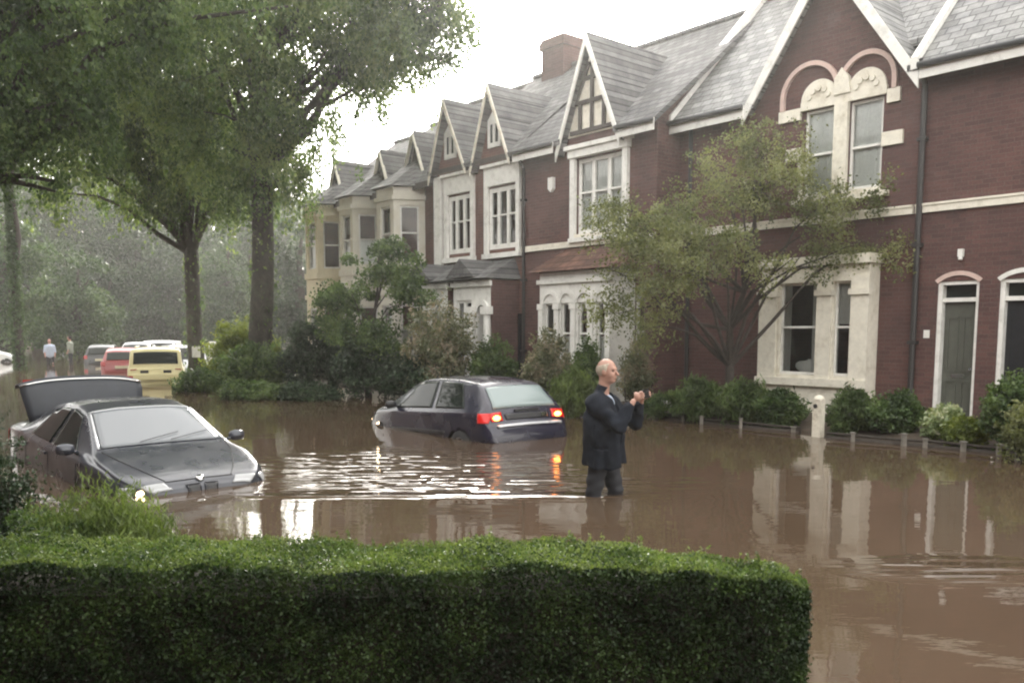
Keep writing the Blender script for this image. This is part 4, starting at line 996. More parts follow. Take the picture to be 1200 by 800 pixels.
# -- cars further down the street
def simple_car(label, kind, pm, loc, heading, lamps=True, group='flooded cars far down the street'):
    o = empty('parked_car', loc, R(heading), label, 'car', group)
    if kind == 'hatch':
        c = Car([-1.95, 1.95], [(-1.95, .5), (-1.9, .68), (-1.82, .92), (-1.5, 1.32), (-1.2, 1.42), (0, 1.46), (.4, 1.38), (1.05, 1.0), (1.7, .82), (1.92, .66), (1.95, .5)],
                [(-1.95, .48), (-1.8, .9), (1.1, .9), (1.95, .46)], [(-1.95, .3), (-1.2, .2), (1.2, .2), (1.95, .3)],
                [(-1.95, .62), (-1.8, .80), (0, .85), (1.5, .82), (1.95, .58)], [(-1.95, .6), (-1.8, .68), (-1.3, .6), (.3, .6), (1.05, .7), (1.95, .5)])
        sw = [((-1.35, -.5), (-1.1, -.45)), ((-.4, .75), (-.35, .28))]; rw = (-1.78, -1.53); ws = (1.0, .44)
    elif kind == 'van':
        c = Car([-2.2, 2.2], [(-2.2, .6), (-2.17, 1.0), (-2.1, 1.8), (-1.9, 1.93), (.6, 1.95), (.95, 1.85), (1.5, 1.2), (2.0, 1.0), (2.17, .8), (2.2, .5)],
                [(-2.2, .58), (-2.1, 1.1), (1.4, 1.1), (2.2, .48)], [(-2.2, .3), (2.2, .3)],
                [(-2.2, .84), (-2.0, .92), (1.4, .92), (2.2, .7)], [(-2.2, .84), (-2.0, .84), (.8, .8), (1.5, .8), (2.2, .6)])
        sw = [((.55, 1.3), (.55, .98))]; rw = (-2.155, -2.115); ws = (1.46, .98)
    else:                                                                                  # boxy
        c = Car([-1.85, 1.85], [(-1.85, .55), (-1.83, .95), (-1.78, 1.02), (-1.70, 1.42), (-1.62, 1.58), (-1.4, 1.63), (.3, 1.64), (.55, 1.56), (.95, 1.08), (1.6, .98), (1.8, .8), (1.85, .5)],
                [(-1.85, .53), (-1.78, .99), (.9, 1.0), (1.6, .94), (1.85, .48)], [(-1.85, .3), (1.85, .3)],
                [(-1.85, .80), (-1.75, .85), (1.3, .84), (1.85, .68)], [(-1.85, .80), (-1.72, .76), (-1.3, .70), (.5, .68), (.95, .76), (1.85, .62)])
        sw = [((-1.45, -.5), (-1.4, -.45)), ((-.4, .65), (-.35, .38))]; rw = (-1.765, -1.655); ws = (.92, .58)
    c.body('body', M[pm], o, (-1.2, 1.2), .34, .3)
    for x in (-1.2, 1.2):
        for y in (-.74, .74): wheel(o, x, y, .3)
    for sg in (1, -1):
        for lo, hi in sw: gridobj('side_window', [c.side_glass(lo, hi, sg=sg)], M['carglass'], o)
        e = c.xs[0]
        gridobj('tail_lamp', [c.side_patch(e+.04, e+.2, .72, .9, sg, .012)] if kind != 'boxy' else [c.top_patch(e+.02, e+.035, .72*sg, .95*sg, .014, 4, 4)], M['red_off'], o, .006)
        gridobj('headlamp', [c.top_patch(c.xs[1]-.22, c.xs[1]-.05, .5*sg, .95*sg, .012, 6, 6)], M['lens'], o, .006)
    gridobj('rear_window', [c.top_patch(rw[0], rw[1], -.86, .86, .01)], M['carglass'], o)
    gridobj('windscreen', [c.top_patch(ws[0], ws[1], -.9, .9, .01)], M['carglass'], o)
    zr = .62 if kind != 'van' else .75; e = c.xs[0]; mb = MB(); xq = e-.012; mb.box(xq-.006, xq+.06, -.26, .26, zr, zr+.11); mb.build('number_plate', M['buff'], o)
    if kind == 'boxy':
        gridobj('bumper', [c.top_patch(-1.848, -1.836, -1.0, 1.0, .03, 4, 14)], M['p_yellow'], o, .03)
        for y in (-.46, .22): mb = MB(); mb.box(-1.86, -1.83, y, y+.24, .82, .92); mb.build('reflector', M['plastic'], o)
        mb = MB(); mb.bar((-1.5, .6, 1.66), (.3, .6, 1.66), .03, .03); mb.bar((-1.5, -.6, 1.66), (.3, -.6, 1.66), .03, .03); mb.build('roof_rail', M['p_yellow'], o)
    return o
ST = math.degrees(math.atan2(-UY, -UX))                       # heading away along the street
CAM_H = 1.7
def at(px, depth, z=0.0): return ((px-600)/1000*depth*1.0, depth, z)
simple_car('pale yellow boxy car seen from behind in the middle of the flooded street', 'boxy', 'p_yellow', (-12.0, 29.0, -.46), 110, group=None)
simple_car('red car just left of the pale yellow boxy one', 'hatch', 'p_red', at(146, 37, -.45), 112)
simple_car('white van standing right behind the pale yellow boxy car', 'van', 'p_white', at(190, 47, -.75), 285)
simple_car('silver hatchback parked left of the white van', 'hatch', 'p_silver', at(163, 43, -.3), 285)
simple_car('pale grey van beside the trunk of the forking street tree', 'van', 'p_silver', at(217, 44, -.95), 300)
simple_car('dark hatchback in the road left of the red car', 'hatch', 'p_black', at(122, 46, -.45), 112)
simple_car('small white hatchback far off under the trees', 'hatch', 'p_white', at(109, 66, -.35), 200)
simple_car('white hatchback cut off by the left edge of the photo', 'hatch', 'p_white', at(-22, 47, -.42), 35)

# ------------------------------------------------------------------ people (signed distance fields meshed by surface nets)
class SDF:
    def __init__(s, lo, hi, h):
        s.lo = np.array(lo, float); s.h = h; s.n = np.ceil((np.array(hi)-s.lo)/h).astype(int)+1; s.V = np.full(s.n, .3)
    def _blk(s, lo, hi, pad):
        a = np.maximum(0, np.floor((np.array(lo)-pad-s.lo)/s.h).astype(int)); b = np.minimum(s.n, np.ceil((np.array(hi)+pad-s.lo)/s.h).astype(int)+1)
        sl = tuple(slice(i, j) for i, j in zip(a, b))
        ax = [s.lo[k]+s.h*np.arange(a[k], b[k]) for k in range(3)]
        return sl, np.stack(np.meshgrid(*ax, indexing='ij'), -1)
    def _join(s, sl, d, k):
        v = s.V[sl]
        if k <= 0: s.V[sl] = np.minimum(v, d); return
        h = np.clip(.5+.5*(v-d)/k, 0, 1); s.V[sl] = v*(1-h)+d*h-k*h*(1-h)
    def cap(s, a, b, r1, r2, k=.02, sq=None):
        a = np.array(a, float); b = np.array(b, float); m = max(r1, r2)
        sl, P = s._blk(np.minimum(a, b)-m, np.maximum(a, b)+m, .08)
        if 0 in P.shape: return
        w = np.array(sq if sq else (1, 1, 1), float)
        pa = (P-a); ba = b-a; t = np.clip((pa@ba)/(ba@ba), 0, 1)
        q = (pa-t[..., None]*ba)*w
        s._join(sl, np.linalg.norm(q, axis=-1)-(r1+(r2-r1)*t), k)
    def ell(s, c, r, k=.02, cut=False):
        c = np.array(c, float); r = np.array(r, float)
        sl, P = s._blk(c-r, c+r, .08); q = P-c
        k0 = np.linalg.norm(q/r, axis=-1); k1 = np.linalg.norm(q/(r*r), axis=-1)+1e-9
        d = k0*(k0-1)/k1
        if cut: s.V[sl] = np.maximum(s.V[sl], -d)
        else: s._join(sl, d, k)
    def field(s, f):
        ax = [s.lo[k]+s.h*np.arange(s.n[k]) for k in range(3)]; s.V = f(s.V, *np.meshgrid(*ax, indexing='ij'))
    def mesh(s, name, m, parent):
        V = s.V; ins = V < 0; nx, ny, nz = V.shape
        acc = np.zeros((nx-1, ny-1, nz-1, 3)); cnt = np.zeros((nx-1, ny-1, nz-1))
        base = np.stack(np.meshgrid(np.arange(nx-1), np.arange(ny-1), np.arange(nz-1), indexing='ij'), -1)
        cor = [(i, j, k) for i in (0, 1) for j in (0, 1) for k in (0, 1)]
        for c in cor:
            for ax in range(3):
                if c[ax] == 1: continue
                d = list(c); d[ax] = 1
                A = V[c[0]:nx-1+c[0], c[1]:ny-1+c[1], c[2]:nz-1+c[2]]; B = V[d[0]:nx-1+d[0], d[1]:ny-1+d[1], d[2]:nz-1+d[2]]
                x = (A < 0) != (B < 0); t = np.where(x, A/(A-B+1e-12), 0)
                for q in range(3): acc[..., q] += np.where(x, c[q]+(t if q == ax else 0), 0)
                cnt += x
        act = cnt > 0; idx = -np.ones(act.shape, int); idx[act] = np.arange(act.sum())
        P = s.lo+s.h*(base[act]+acc[act]/cnt[act][:, None])
        F_ = []
        for ax in range(3):
            o1, o2 = [(1, 2), (2, 0), (0, 1)][ax]
            sl = [slice(1, n-1) for n in (nx, ny, nz)]; a = [slice(1, n-1) for n in (nx, ny, nz)]
            sl[ax] = slice(0, (nx, ny, nz)[ax]-1); sh = list(sl); sh[ax] = slice(1, (nx, ny, nz)[ax])
            A = ins[tuple(sl)]; B = ins[tuple(sh)]; x = np.argwhere(A != B); sg = A[tuple(x.T)]
            off = np.array([q.start for q in sl]); x = x+off
            e1 = np.eye(3, dtype=int)[o1]; e2 = np.eye(3, dtype=int)[o2]
            q = np.stack([idx[tuple((x-e1-e2).T)], idx[tuple((x-e2).T)], idx[tuple(x.T)], idx[tuple((x-e1).T)]], 1)
            q[~sg] = q[~sg][:, ::-1]; F_.append(q)
        Q = np.concatenate(F_); Q = Q[(Q >= 0).all(1)]
        return fastmesh(name, P, Q, m, parent, True)
def hand(g, palm, fwd, inner, up, r=.0095):
    """palm centre, finger direction, direction the thumb side faces, and curl direction"""
    palm, fwd, inner, up = (np.array(v, float) for v in (palm, fwd, inner, up))
    g.ell(palm, (.036, .026, .042), .012)
    for i, (o, L) in enumerate(((-.03, .062), (-.01, .072), (.011, .068), (.03, .052))):
        a = palm+fwd*.025-up*o; b = a+fwd*L*.6; c = b+inner*L*.55-fwd*.004
        g.cap(a, b, r, r*.92, .006); g.cap(b, c, r*.92, r*.78, .004)
    a = palm+up*.02-fwd*.015; b = a+up*.028+inner*.022; c = b+inner*.035+fwd*.008
    g.cap(a, b, r*1.15, r, .008); g.cap(b, c, r, r*.82, .004)
def man():
    o = empty('person', (MAN[0]-.02, MAN[1], -.45), R(-28), 'man in a dark jacket and trousers wading and holding up a phone with both hands', 'person')
    g = SDF((-.36, -.42, -.02), (.60, .42, 1.95), .0065)
    # head: facing +x
    hc = np.array((.035, 0, 1.74))
    g.ell(hc+(-.012, 0, .025), (.101, .078, .102), .02); g.ell(hc+(.018, 0, -.045), (.075, .062, .082), .03)
    g.ell(hc+(.05, 0, -.095), (.034, .034, .025), .03)                                           # chin
    g.cap(hc+(.092, 0, .005), hc+(.117, 0, -.032), .009, .0145, .014)                            # nose
    g.cap(hc+(.082, -.035, .027), hc+(.082, .035, .027), .011, .011, .02)                        # brow
    for s_ in (1, -1):
        g.ell(hc+(.066, s_*.034, .004), (.016, .015, .012), 0, True)
        g.ell(hc+(-.008, s_*.079, -.012), (.022, .011, .034), .008)
        g.ell(hc+(.06, s_*.042, -.035), (.026, .018, .024), .025)
    g.cap(hc+(.090, -.018, -.066), hc+(.090, .018, -.066), .0085, .0085, .01); g.ell(hc+(.101, 0, -.0605), (.010, .026, .003), 0, True)
    g.cap((-.012, 0, 1.50), (.008, 0, 1.66), .062, .056, .03)
    # trunk, legs
    g.cap((0, 0, 1.0), (-.015, 0, 1.36), .11, .115, .06, (1, .8, 1)); g.cap((-.03, -.10, 1.43), (-.03, .10, 1.43), .05, .05, .05)
    for s_ in (1, -1):
        sy = .012*s_
        lx_ = .08*s_; g.cap((0, s_*.085, .92), (.02+lx_, s_*.11, .50), .072, .050, .01); g.cap((.02+lx_, s_*.11, .50), (lx_, s_*.115, .09), .05, .04, .01); g.cap((lx_-.02, s_*.11, .05), (lx_+.16, s_*.12, .035), .045, .035, .02)
        sh = (-.025, s_*.165, 1.42); el = (.26, s_*.235, 1.20); wr = (.365, s_*.125, 1.45)
        g.cap(sh, el, .042, .038, .02); g.cap(el, wr, .038, .027, .02)
        hand(g, (.40, s_*.105, 1.495), (.93, 0, .36), (0, -s_, 0), (-.36, 0, .93))
    g.mesh('body', M['skin'], o)
    g = SDF((-.16, -.12, 1.55), (.20, .12, 1.92), .006)
    g.ell(hc+(-.016, 0, .028), (.107, .0835, .106), 0)
    def cuthair(V, X, Y, Z):
        x = X-hc[0]; z = Z-hc[2]
        nz = .004*np.sin(90*X+40*Z)*np.sin(80*Y+30*X)
        keep = np.maximum(np.maximum(-(z+.05), z-(.075+.25*x)), x-(.022+.3*(z-.02)))                       # above the nape, behind the hairline
        return np.maximum(V+nz, keep)
    g.field(cuthair); g.mesh('hair', M['hair'], o)
    for s_ in (1, -1):
        mb = MB(); n = 10; G = [[(.069+hc[0]+.0+.0115*math.cos(a)*math.cos(t), s_*.034+.0115*math.cos(a)*math.sin(t), hc[2]+.004+.0115*math.sin(a)) for t in np.linspace(0, 2*math.pi, n+1)] for a in np.linspace(-1.57, 1.57, n)]
        mb.grid(G); mb.build('eye', M['eye'], o, True)
    # jacket: open, hanging straight to the thighs
    g = SDF((-.46, -.46, .60), (.60, .46, 1.66), .0075)
    g.cap((-.03, -.135, 1.435), (-.03, .135, 1.435), .082, .082, .05); g.cap((-.005, 0, 1.10), (-.025, 0, 1.38), .185, .160, .06, (1, .78, 1))
    g.cap((-.01, 0, .74), (-.005, 0, 1.12), .20, .185, .08, (1, .84, .6))
    g.cap((.15, -.11, .78), (.10, -.09, 1.15), .075, .085, .05); g.cap((.13, .10, .80), (.10, .09, 1.15), .07, .08, .05); g.cap((-.12, .0, .78), (-.09, 0, 1.1), .10, .10, .06)
    g.cap((-.032, 0, 1.45), (-.02, 0, 1.51), .086, .076, .03)
    for s_ in (1, -1):
        sh = (-.025, s_*.178, 1.415); el = (.26, s_*.240, 1.20); wr = (.33, s_*.145, 1.40)
        g.cap(sh, el, .078, .070, .06); g.cap(el, wr, .070, .052, .04)
    def folds(V, X, Y, Z):
        th = np.arctan2(Y, X); k = np.clip((1.2-Z)/.5, 0, 1)
        f = .012*k*(np.sin(6*th+2.2*np.sin(3.4*Z))+.6*np.sin(13*th+5*Z))
        arm = np.clip((X-.06)*8, 0, 1)*np.clip((Z-1.05)*6, 0, 1)
        f += .0085*arm*(np.sin(52*(X*.6+Z*.5)+4*np.sin(14*Y))+.6*np.sin(80*(Z*.6-X*.3)+6*X))
        f += .009*(1-arm)*np.clip((Z-.95)*4, 0, 1)*(np.sin(24*Z-20*np.abs(X)+3*np.sin(9*Y))+.5*np.sin(41*Z+25*X))
        pocket = .010*((np.abs(Z-.97) < .011) & (np.abs(X-.05) < .075))+.006*(np.abs(X+.01-.03*(Z-1)) < .008)*(Z < 1.2)
        hem = .765-Z+.022*np.sin(2*th+.6)+.009*np.sin(9*th)
        neck = np.sqrt(((X-.02)/.075)**2+(Y/.066)**2)-1
        V = np.maximum(V+f+pocket, hem)
        cv = np.maximum(neck*.07, 1.48-Z)
        vee = np.maximum(np.abs(Y)-.045*np.clip((Z-1.22)/.28, 0, 1), np.maximum(.07-X, 1.15-Z))   # open lapels
        front = np.maximum(np.abs(Y+.01)-.022, np.maximum(.09-X, Z-1.2))
        return np.maximum(np.maximum(np.maximum(V, -cv), -vee), -front)
    g.field(folds); g.mesh('jacket', M['coat'], o)
    g = SDF((-.32, -.28, .06), (.34, .28, 1.02), .009)
    for s_ in (1, -1): g.cap((.0, s_*.085, .90), (.02+.075*s_, s_*.11, .50), .112, .084, .015); g.cap((.02+.075*s_, s_*.11, .50), (.085*s_, s_*.115, .12), .084, .072, .015)
    g.field(lambda V, X, Y, Z: V+.006*np.sin(30*Z+14*X)*np.sin(9*Y+4*Z)+.004*np.sin(55*Z-20*X))
    g.mesh('trousers', M['trouser'], o)
    g = SDF((-.12, -.12, 1.40), (.14, .12, 1.62), .007); g.cap((-.03, -.05, 1.47), (-.02, .05, 1.47), .07, .07, .01); g.cap((-.025, 0, 1.47), (-.012, 0, 1.555), .079, .073, .02); g.field(lambda V, X, Y, Z: np.maximum(V, X-.045+.5*(1.56-Z))); g.mesh('collar', M['coat'], o)
    g = SDF((-.2, -.2, 1.05), (.2, .2, 1.52), .009); g.cap((.015, 0, 1.12), (-.012, 0, 1.39), .14, .125, .05, (1, .8, 1)); g.mesh('shirt', M['shirt'], o)
    # phone in the hands
    return o
mo = man()
mb = MB(); G = []
def rbox(mb, cx, cy, cz, hx, hy, hz, r=.012, n=5):
    poly = [(cy+sy*(hy-r)+r*math.cos(a), cz+sz*(hz-r)+r*math.sin(a)) for sy, sz, a0 in ((1, 1, 0), (-1, 1, 1), (-1, -1, 2), (1, -1, 3)) for a in [math.pi/2*(a0+k/n) for k in range(n+1)]]
    n_ = len(poly); mb.add([(cx-hx, y, z) for y, z in poly]+[(cx+hx, y, z) for y, z in poly], [tuple(range(n_-1, -1, -1)), tuple(range(n_, 2*n_))]+[(i, (i+1) % n_, n_+(i+1) % n_, n_+i) for i in range(n_)])
ph = empty('phone', (0, 0, 0), 0, 'dark phone held sideways in both hands of the man', 'phone')
mb = MB(); rbox(mb, 0, 0, 0, .007, .088, .046); mb.build('phone_case', M['phone'], ph)
mb = MB(); rbox(mb, -.0084, 0, 0, .0008, .078, .04, .006); mb.build('screen', M['carglass'], ph)
mb = MB(); mb.tube([(.0072, .06, .022), (.0115, .06, .022)], .009, 12); mb.build('lens', M['plastic'], ph)
a = R(-28); lx, lz = .455, 1.525
ph.location = (MAN[0]-.02+lx*math.cos(a), MAN[1]+lx*math.sin(a), -.45+lz); ph.rotation_euler = (0, R(-12), a)
def bystander(label, loc, heading, top, legs):
    o = empty('person', loc, R(heading), label, 'person', 'people far off under the trees')
    g = SDF((-.25, -.35, -.02), (.3, .35, 1.85), .016)
    g.ell((.02, 0, 1.62), (.095, .078, .115), .02); g.cap((0, 0, 1.4), (.01, 0, 1.52), .055, .052, .03); g.cap((.11, 0, 1.61), (.115, 0, 1.59), .014, .016, .015)
    g.cap((0, 0, .9), (0, 0, 1.3), .12, .14, .06, (1, .8, 1))
    for s_ in (1, -1):
        g.cap((0, s_*.09, .9), (.02*s_, s_*.1, .48), .085, .06, .03); g.cap((.02*s_, s_*.1, .48), (-.02*s_, s_*.1, .06), .058, .04, .02); g.cap((-.02*s_, s_*.1, .04), (.14, s_*.11, .03), .04, .03, .02)
        g.cap((0, s_*.19, 1.36), (.02, s_*.24, 1.08), .048, .04, .03); g.cap((.02, s_*.24, 1.08), (.12, s_*.22, .86), .038, .028, .02); g.ell((.14, s_*.22, .82), (.035, .02, .05), .02)
    g.mesh('body', M['skin'], o)
    g = SDF((-.25, -.35, .75), (.25, .35, 1.5), .016); g.cap((0, 0, .88), (0, 0, 1.3), .15, .165, .05, (1, .78, 1))
    for s_ in (1, -1): g.cap((0, s_*.19, 1.36), (.02, s_*.245, 1.05), .066, .056, .05)
    g.mesh('jacket', M[top], o)
    g = SDF((-.2, -.25, .08), (.2, .25, 1.0), .016)
    for s_ in (1, -1): g.cap((0, s_*.085, .92), (.0, s_*.1, .12), .10, .065, .03)
    g.mesh('trousers', M[legs], o)
    g = SDF((-.15, -.15, 1.5), (.15, .15, 1.8), .014); g.ell((.0, 0, 1.645), (.105, .088, .115), 0); g.field(lambda V, X, Y, Z: np.maximum(V, np.maximum(1.58-Z, X-.05))); g.mesh('hair', M['bark2'], o)
    return o
bystander('person in a pale blue top wading far off on the left under the trees', at(60, 44, -.42), -60, 'shirt', 'trouser')
bystander('person in a grey green jacket wading far off, right of the one in pale blue', at(84, 46, -.30), 200, 'cloth_grey', 'trouser')

# ------------------------------------------------------------------ trees
YH = 388
def px(x, y, depth): return np.array(((x-600)/1000*depth, depth, CAM_H+(YH-y)/1000*depth))
def E(x, y, d, rx, ry, rz): return (tuple(px(x, y, d)), (rx, ry, rz))
KERB = 'street trees along the kerb'
b = px(312, 440, 25.5); b[2] = -.45
tree('street_tree', 'thick straight trunked street tree nearest the terrace, its crown reaching the open sky', tuple(b),
     [E(330, 60, 25, 4.2, 3.6, 3.0), E(300, 150, 26, 2.6, 2.6, 2.2), E(455, 20, 24, 2.0, 2.2, 2.2), E(415, 60, 24.5, 2.2, 2.2, 1.5), E(490, 35, 23.5, 1.3, 1.8, 1.3), E(395, 125, 25, 1.3, 1.6, .6), E(325, 195, 25.5, 1.2, 1.4, .8), E(230, 40, 24, 3.0, 2.5, 2.3), E(480, -60, 24, 2.0, 2.5, 2.2), E(290, 215, 25, 1.5, 1.5, 1.2), E(345, 150, 24.6, 1.1, 1.4, .8), E(515, 25, 23.5, .9, 1.2, 1.0), E(520, 80, 23.5, .7, 1.0, .6), E(450, 110, 24, 1.0, 1.2, .5), E(350, -110, 24, 4.5, 3.5, 2.6)],
     300, 112000, .118, .62, 'lf_tree', (.33, px(313, 205, 25.5), px(325, -40, 25)), 26, 150, group=KERB, droop=.9, axw=.55, spray=1.15, ivy=500)
b = px(231, 440, 30); b[2] = -.45
tree('street_tree', 'slimmer street tree whose trunk forks low into a fan of branches', tuple(b),
     [E(200, 130, 30, 3.2, 3, 2.6), E(130, 90, 29, 3.4, 3, 3.0), E(150, 190, 30, 1.8, 2, 1.5), E(265, 200, 30.5, 1.8, 2, 1.5), E(255, 120, 30, 2.6, 2.5, 2.4), E(100, 210, 29, 1.3, 1.4, 1.5), E(225, 215, 29.5, 2.0, 2, .7), E(185, 232, 29.0, 1.3, 1.2, .6), E(275, 225, 29.0, 1.0, 1.2, .6), E(60, 130, 29, 2.4, 2, 2.2), E(180, 120, 28.5, 3, 2, 2.2), E(200, -20, 29, 5, 3.5, 3)],
     270, 96000, .122, .66, 'lf_tree', (.27, px(230, 300, 30), px(215, 60, 30)), 34, 140, group=KERB, droop=.9, axw=.6, limb_r=.42, spray=1.15, ivy=300)
b = px(-110, 600, 17); b[2] = -.45
tree('street_tree', 'near tree whose trunk is out of frame, its leaves hanging over the upper left corner', tuple(b),
     [E(20, 60, 17, 2.2, 2.4, 2.2), E(120, 20, 17, 1.9, 2, 1.5), E(95, 150, 17.5, 1.0, 1.2, 1.3), E(0, 150, 17, 1.2, 1.4, 1.1), E(215, 10, 17, 1.5, 1.6, .9), E(330, 0, 17.5, 1.4, 1.5, .8), E(92, 225, 17.5, .5, .8, .75), E(-120, 60, 17, 3, 3, 2.5), E(60, -80, 17, 4, 3, 2)],
     190, 66000, .10, .5, 'lf_tree2', (.36, px(-108, 250, 17), px(-60, 20, 17)), 22, 90, group=KERB, droop=1.1, axw=.55, spray=.9)
b = px(24, 440, 38); b[2] = -.45
tree('street_tree', 'hazy slender trunk far back beside the left edge, in front of the pale foliage', tuple(b),
     [E(20, 120, 38, 4, 3, 3.5), E(-40, 180, 38, 3, 3, 2.5), E(60, 60, 38, 4, 3, 3)], 90, 26000, .17, .9, 'lf_far2', (.16, px(24, 220, 38), px(30, 60, 38)), 14, 40, group=KERB, bark='bark2', spray=1.5, ivy=3500)
FAR = 'trees far behind the parked cars'
far = [  # px, depth, height, radius, material, label
 (-70, 92, 26, 8.5, 'lf_far', 'tall hazy tree at the extreme left of the far tree belt'),
 (20, 100, 27, 8.5, 'lf_far2', 'tall pale hazy tree above the white car at the left edge'),
 (105, 106, 29, 9.5, 'lf_far', 'tall hazy tree high above the rounded pale one'),
 (190, 98, 28, 9, 'lf_far', 'tall hazy tree filling the gap left of the forking trunk'),
 (270, 104, 29, 9, 'lf_far', 'tall hazy tree seen between the two big trunks'),
 (335, 96, 24, 7.5, 'lf_far', 'tall hazy tree right of the thick straight trunk'),
 (392, 84, 17, 5.0, 'lf_far2', 'light hazy tree rising over the far end of the terrace roofs'),
 (92, 56, 7.4, 3.0, 'lf_far2', 'rounded pale green tree standing alone left of the yellow car'),
 (8, 52, 10.5, 3.2, 'lf_far2', 'pale broad tree behind the slender trunk at the left edge'),
 (165, 78, 14, 5.0, 'lf_dark', 'dark evergreen between the rounded pale tree and the forking trunk'),
 (212, 72, 11, 4.2, 'lf_dark', 'dark tree directly behind the forking trunk'),
 (268, 60, 9, 2.8, 'lf_far2', 'pale green tree between the two big trunks, over the white pillars'),
 (300, 66, 13, 3.6, 'lf_far', 'mid green tree just behind the thick straight trunk'),
 (352, 46, 8.5, 1.9, 'lf_dark', 'narrow dark tree touching the far end of the terrace'),
 (48, 76, 12, 4.2, 'lf_far', 'mid green tree behind the waders on the left'),
 (132, 70, 8, 3.4, 'lf_far', 'low bushy tree above the small white car'),
]
for (x, d, hh, r, m, lab) in far:
    X = (x-600)/1000*d; z0 = float(ground_z(np.array(X), np.array(float(d))))
    el = [((X, d, z0+hh*.62), (r*.8, r*.7, hh*.36)), ((X-r*.45, d-.5, z0+hh*.40), (r*.55, r*.5, hh*.30)), ((X+r*.45, d+.3, z0+hh*.38), (r*.55, r*.5, hh*.30)), ((X, d-1, z0+hh*.22), (r*.75, r*.5, hh*.2))]
    ls = max(.17, d*.0042)
    tree('far_tree', lab, (X, d, z0), el, int(90+r*14), int(9000+1500*r), ls, r*.26, m, (.25+.02*hh, (X, d, z0+hh*.3), (X+.3, d, z0+hh*.85)), 8, 16, group=FAR, droop=.4, axw=.2)
n = 34000; X = -112+105*rng.random(n); Yd = 116+9*rng.random(n); top = 24+2.2*np.sin(X*.31)+1.5*np.sin(X*.83+1)+1.2*np.sin(X*1.9)-np.clip((X+42)/18, 0, 1)*9
V, Q = leaves(np.stack([X, Yd, top*rng.random(n)**.85], 1), 1.1)
o = fastmesh('distant_wood', V, Q, M['lf_far']); o['kind'] = 'stuff'
# feathery tree in front of the gabled house
b = px(855, 470, 16.4); b[2] = -.0
tree('garden_tree', 'feathery light green tree with dark spreading branches in front of the gabled brick house', tuple(b),
     [E(755, 262, 16.2, .95, 1.0, .65), E(865, 215, 16.4, 1.35, 1.1, .85), E(975, 240, 16, 1.05, 1.0, .65), E(715, 250, 16.4, .55, .7, .45), E(1010, 285, 15.9, .85, .8, .38), E(760, 335, 15.8, .8, .8, .42), E(890, 165, 16.6, .75, .8, .40), E(850, 290, 15.6, 1.2, .7, .45), E(715, 320, 16.2, .35, .5, .4), E(930, 300, 15.8, .9, .7, .35), E(775, 385, 15.8, .45, .5, .3), E(720, 370, 16, .4, .5, .35), E(800, 300, 15.7, .8, .7, .4), E(1045, 268, 15.9, .3, .4, .25)],
     230, 34000, .06, .30, 'lf_acer', (.092, px(855, 430, 16.4), px(865, 250, 16.5)), 24, 150, bark='bark2', shell=.5, droop=.5, axw=.3, flat=.45, limb_r=.40, spray=.35)
b = px(432, 470, 22.5); b[2] = 0
tree('garden_tree', 'small dense dark green tree in front of the canted bays', tuple(b),
     [E(450, 322, 22.5, 1.0, .9, .75), E(400, 350, 22.5, .8, .8, .7), E(480, 345, 22.2, .6, .7, .55), E(425, 390, 22.3, 1.2, .9, .7), E(455, 290, 22.6, .5, .5, .3)],
     110, 22000, .085, .36, 'lf_shrub', (.08, px(434, 400, 22.5), px(445, 320, 22.5)), 14, 60, bark='bark2')

# ------------------------------------------------------------------ shrubs
def shr(x0, x1, yt, depth, label, lm, n=5000, ls=.06, base_z=.0, name='shrub', cat='shrub', **k):
    X = ((x0+x1)/2-600)/1000*depth; w = (x1-x0)/2000*depth; zt = CAM_H+(YH-yt)/1000*depth; hh = zt-base_z
    el = [((X, depth, base_z+hh*.5), (w*.85, w*.65, hh*.5)), ((X-w*.5, depth-.1, base_z+hh*.42), (w*.55, w*.5, hh*.42)), ((X+w*.5, depth+.1, base_z+hh*.45), (w*.55, w*.5, hh*.42))]
    return shrub(name, label, (X, depth, base_z), el, k.pop('ncl', 60), n, ls, k.pop('rc', max(.14, w*.26)), lm, **k)
shr(472, 560, 345, 20.6, 'tall shrub with pinkish blossom in front of the white porches', 'lf_pink', 6500, .075, ncl=80, bark='bark2')
shr(548, 606, 395, 20.4, 'dark leafy bush between the blossom shrub and the arched porch', 'lf_shrub', 4200, .07)
shr(612, 672, 386, 18.8, 'grey pink shrub under the white bay, right of the arched porch', 'lf_pink', 5200, .065)
shr(668, 712, 398, 18.2, 'mixed green shrub under the white bay behind the wading man', 'lf_shrub', 3800, .06)
shr(722, 768, 396, 17.6, 'thin russet shrub against the brick wall right of the white bay', 'lf_pink', 1500, .06, ncl=30, stems=14)
shr(645, 700, 436, 16.9, 'bright strappy grassy clump directly left of the wading man', 'lf_grass', 4200, .16, aspect=.16, axis=(0, 0, 1), axw=.55, name='grass_clump', cat='plant')
shr(752, 800, 462, 16.6, 'small low green bush at the left end of the garden bed', 'lf_shrub', 2200, .06)
shr(786, 850, 446, 16.0, 'ferny green bush at the foot of the feathery tree', 'lf_fern', 4200, .14, aspect=.2, axw=.45)
shr(842, 905, 448, 15.4, 'broad ferny green bush right of the feathery tree trunk', 'lf_fern', 4200, .15, aspect=.2, axw=.45)
shr(888, 944, 458, 14.9, 'darker green bush just left of the pale post', 'lf_shrub', 4200, .10, aspect=.3)
shr(970, 1030, 456, 13.9, 'twiggy green bush just right of the pale post', 'lf_fern', 4600, .09, aspect=.3, axw=.4)
shr(1018, 1088, 462, 13.5, 'dense green bush under the drainpipe', 'lf_shrub', 5200, .065)
shr(1086, 1134, 478, 12.9, 'cream and green variegated plant in front of the first door', 'lf_white', 3200, .07, name='variegated_plant', cat='plant')
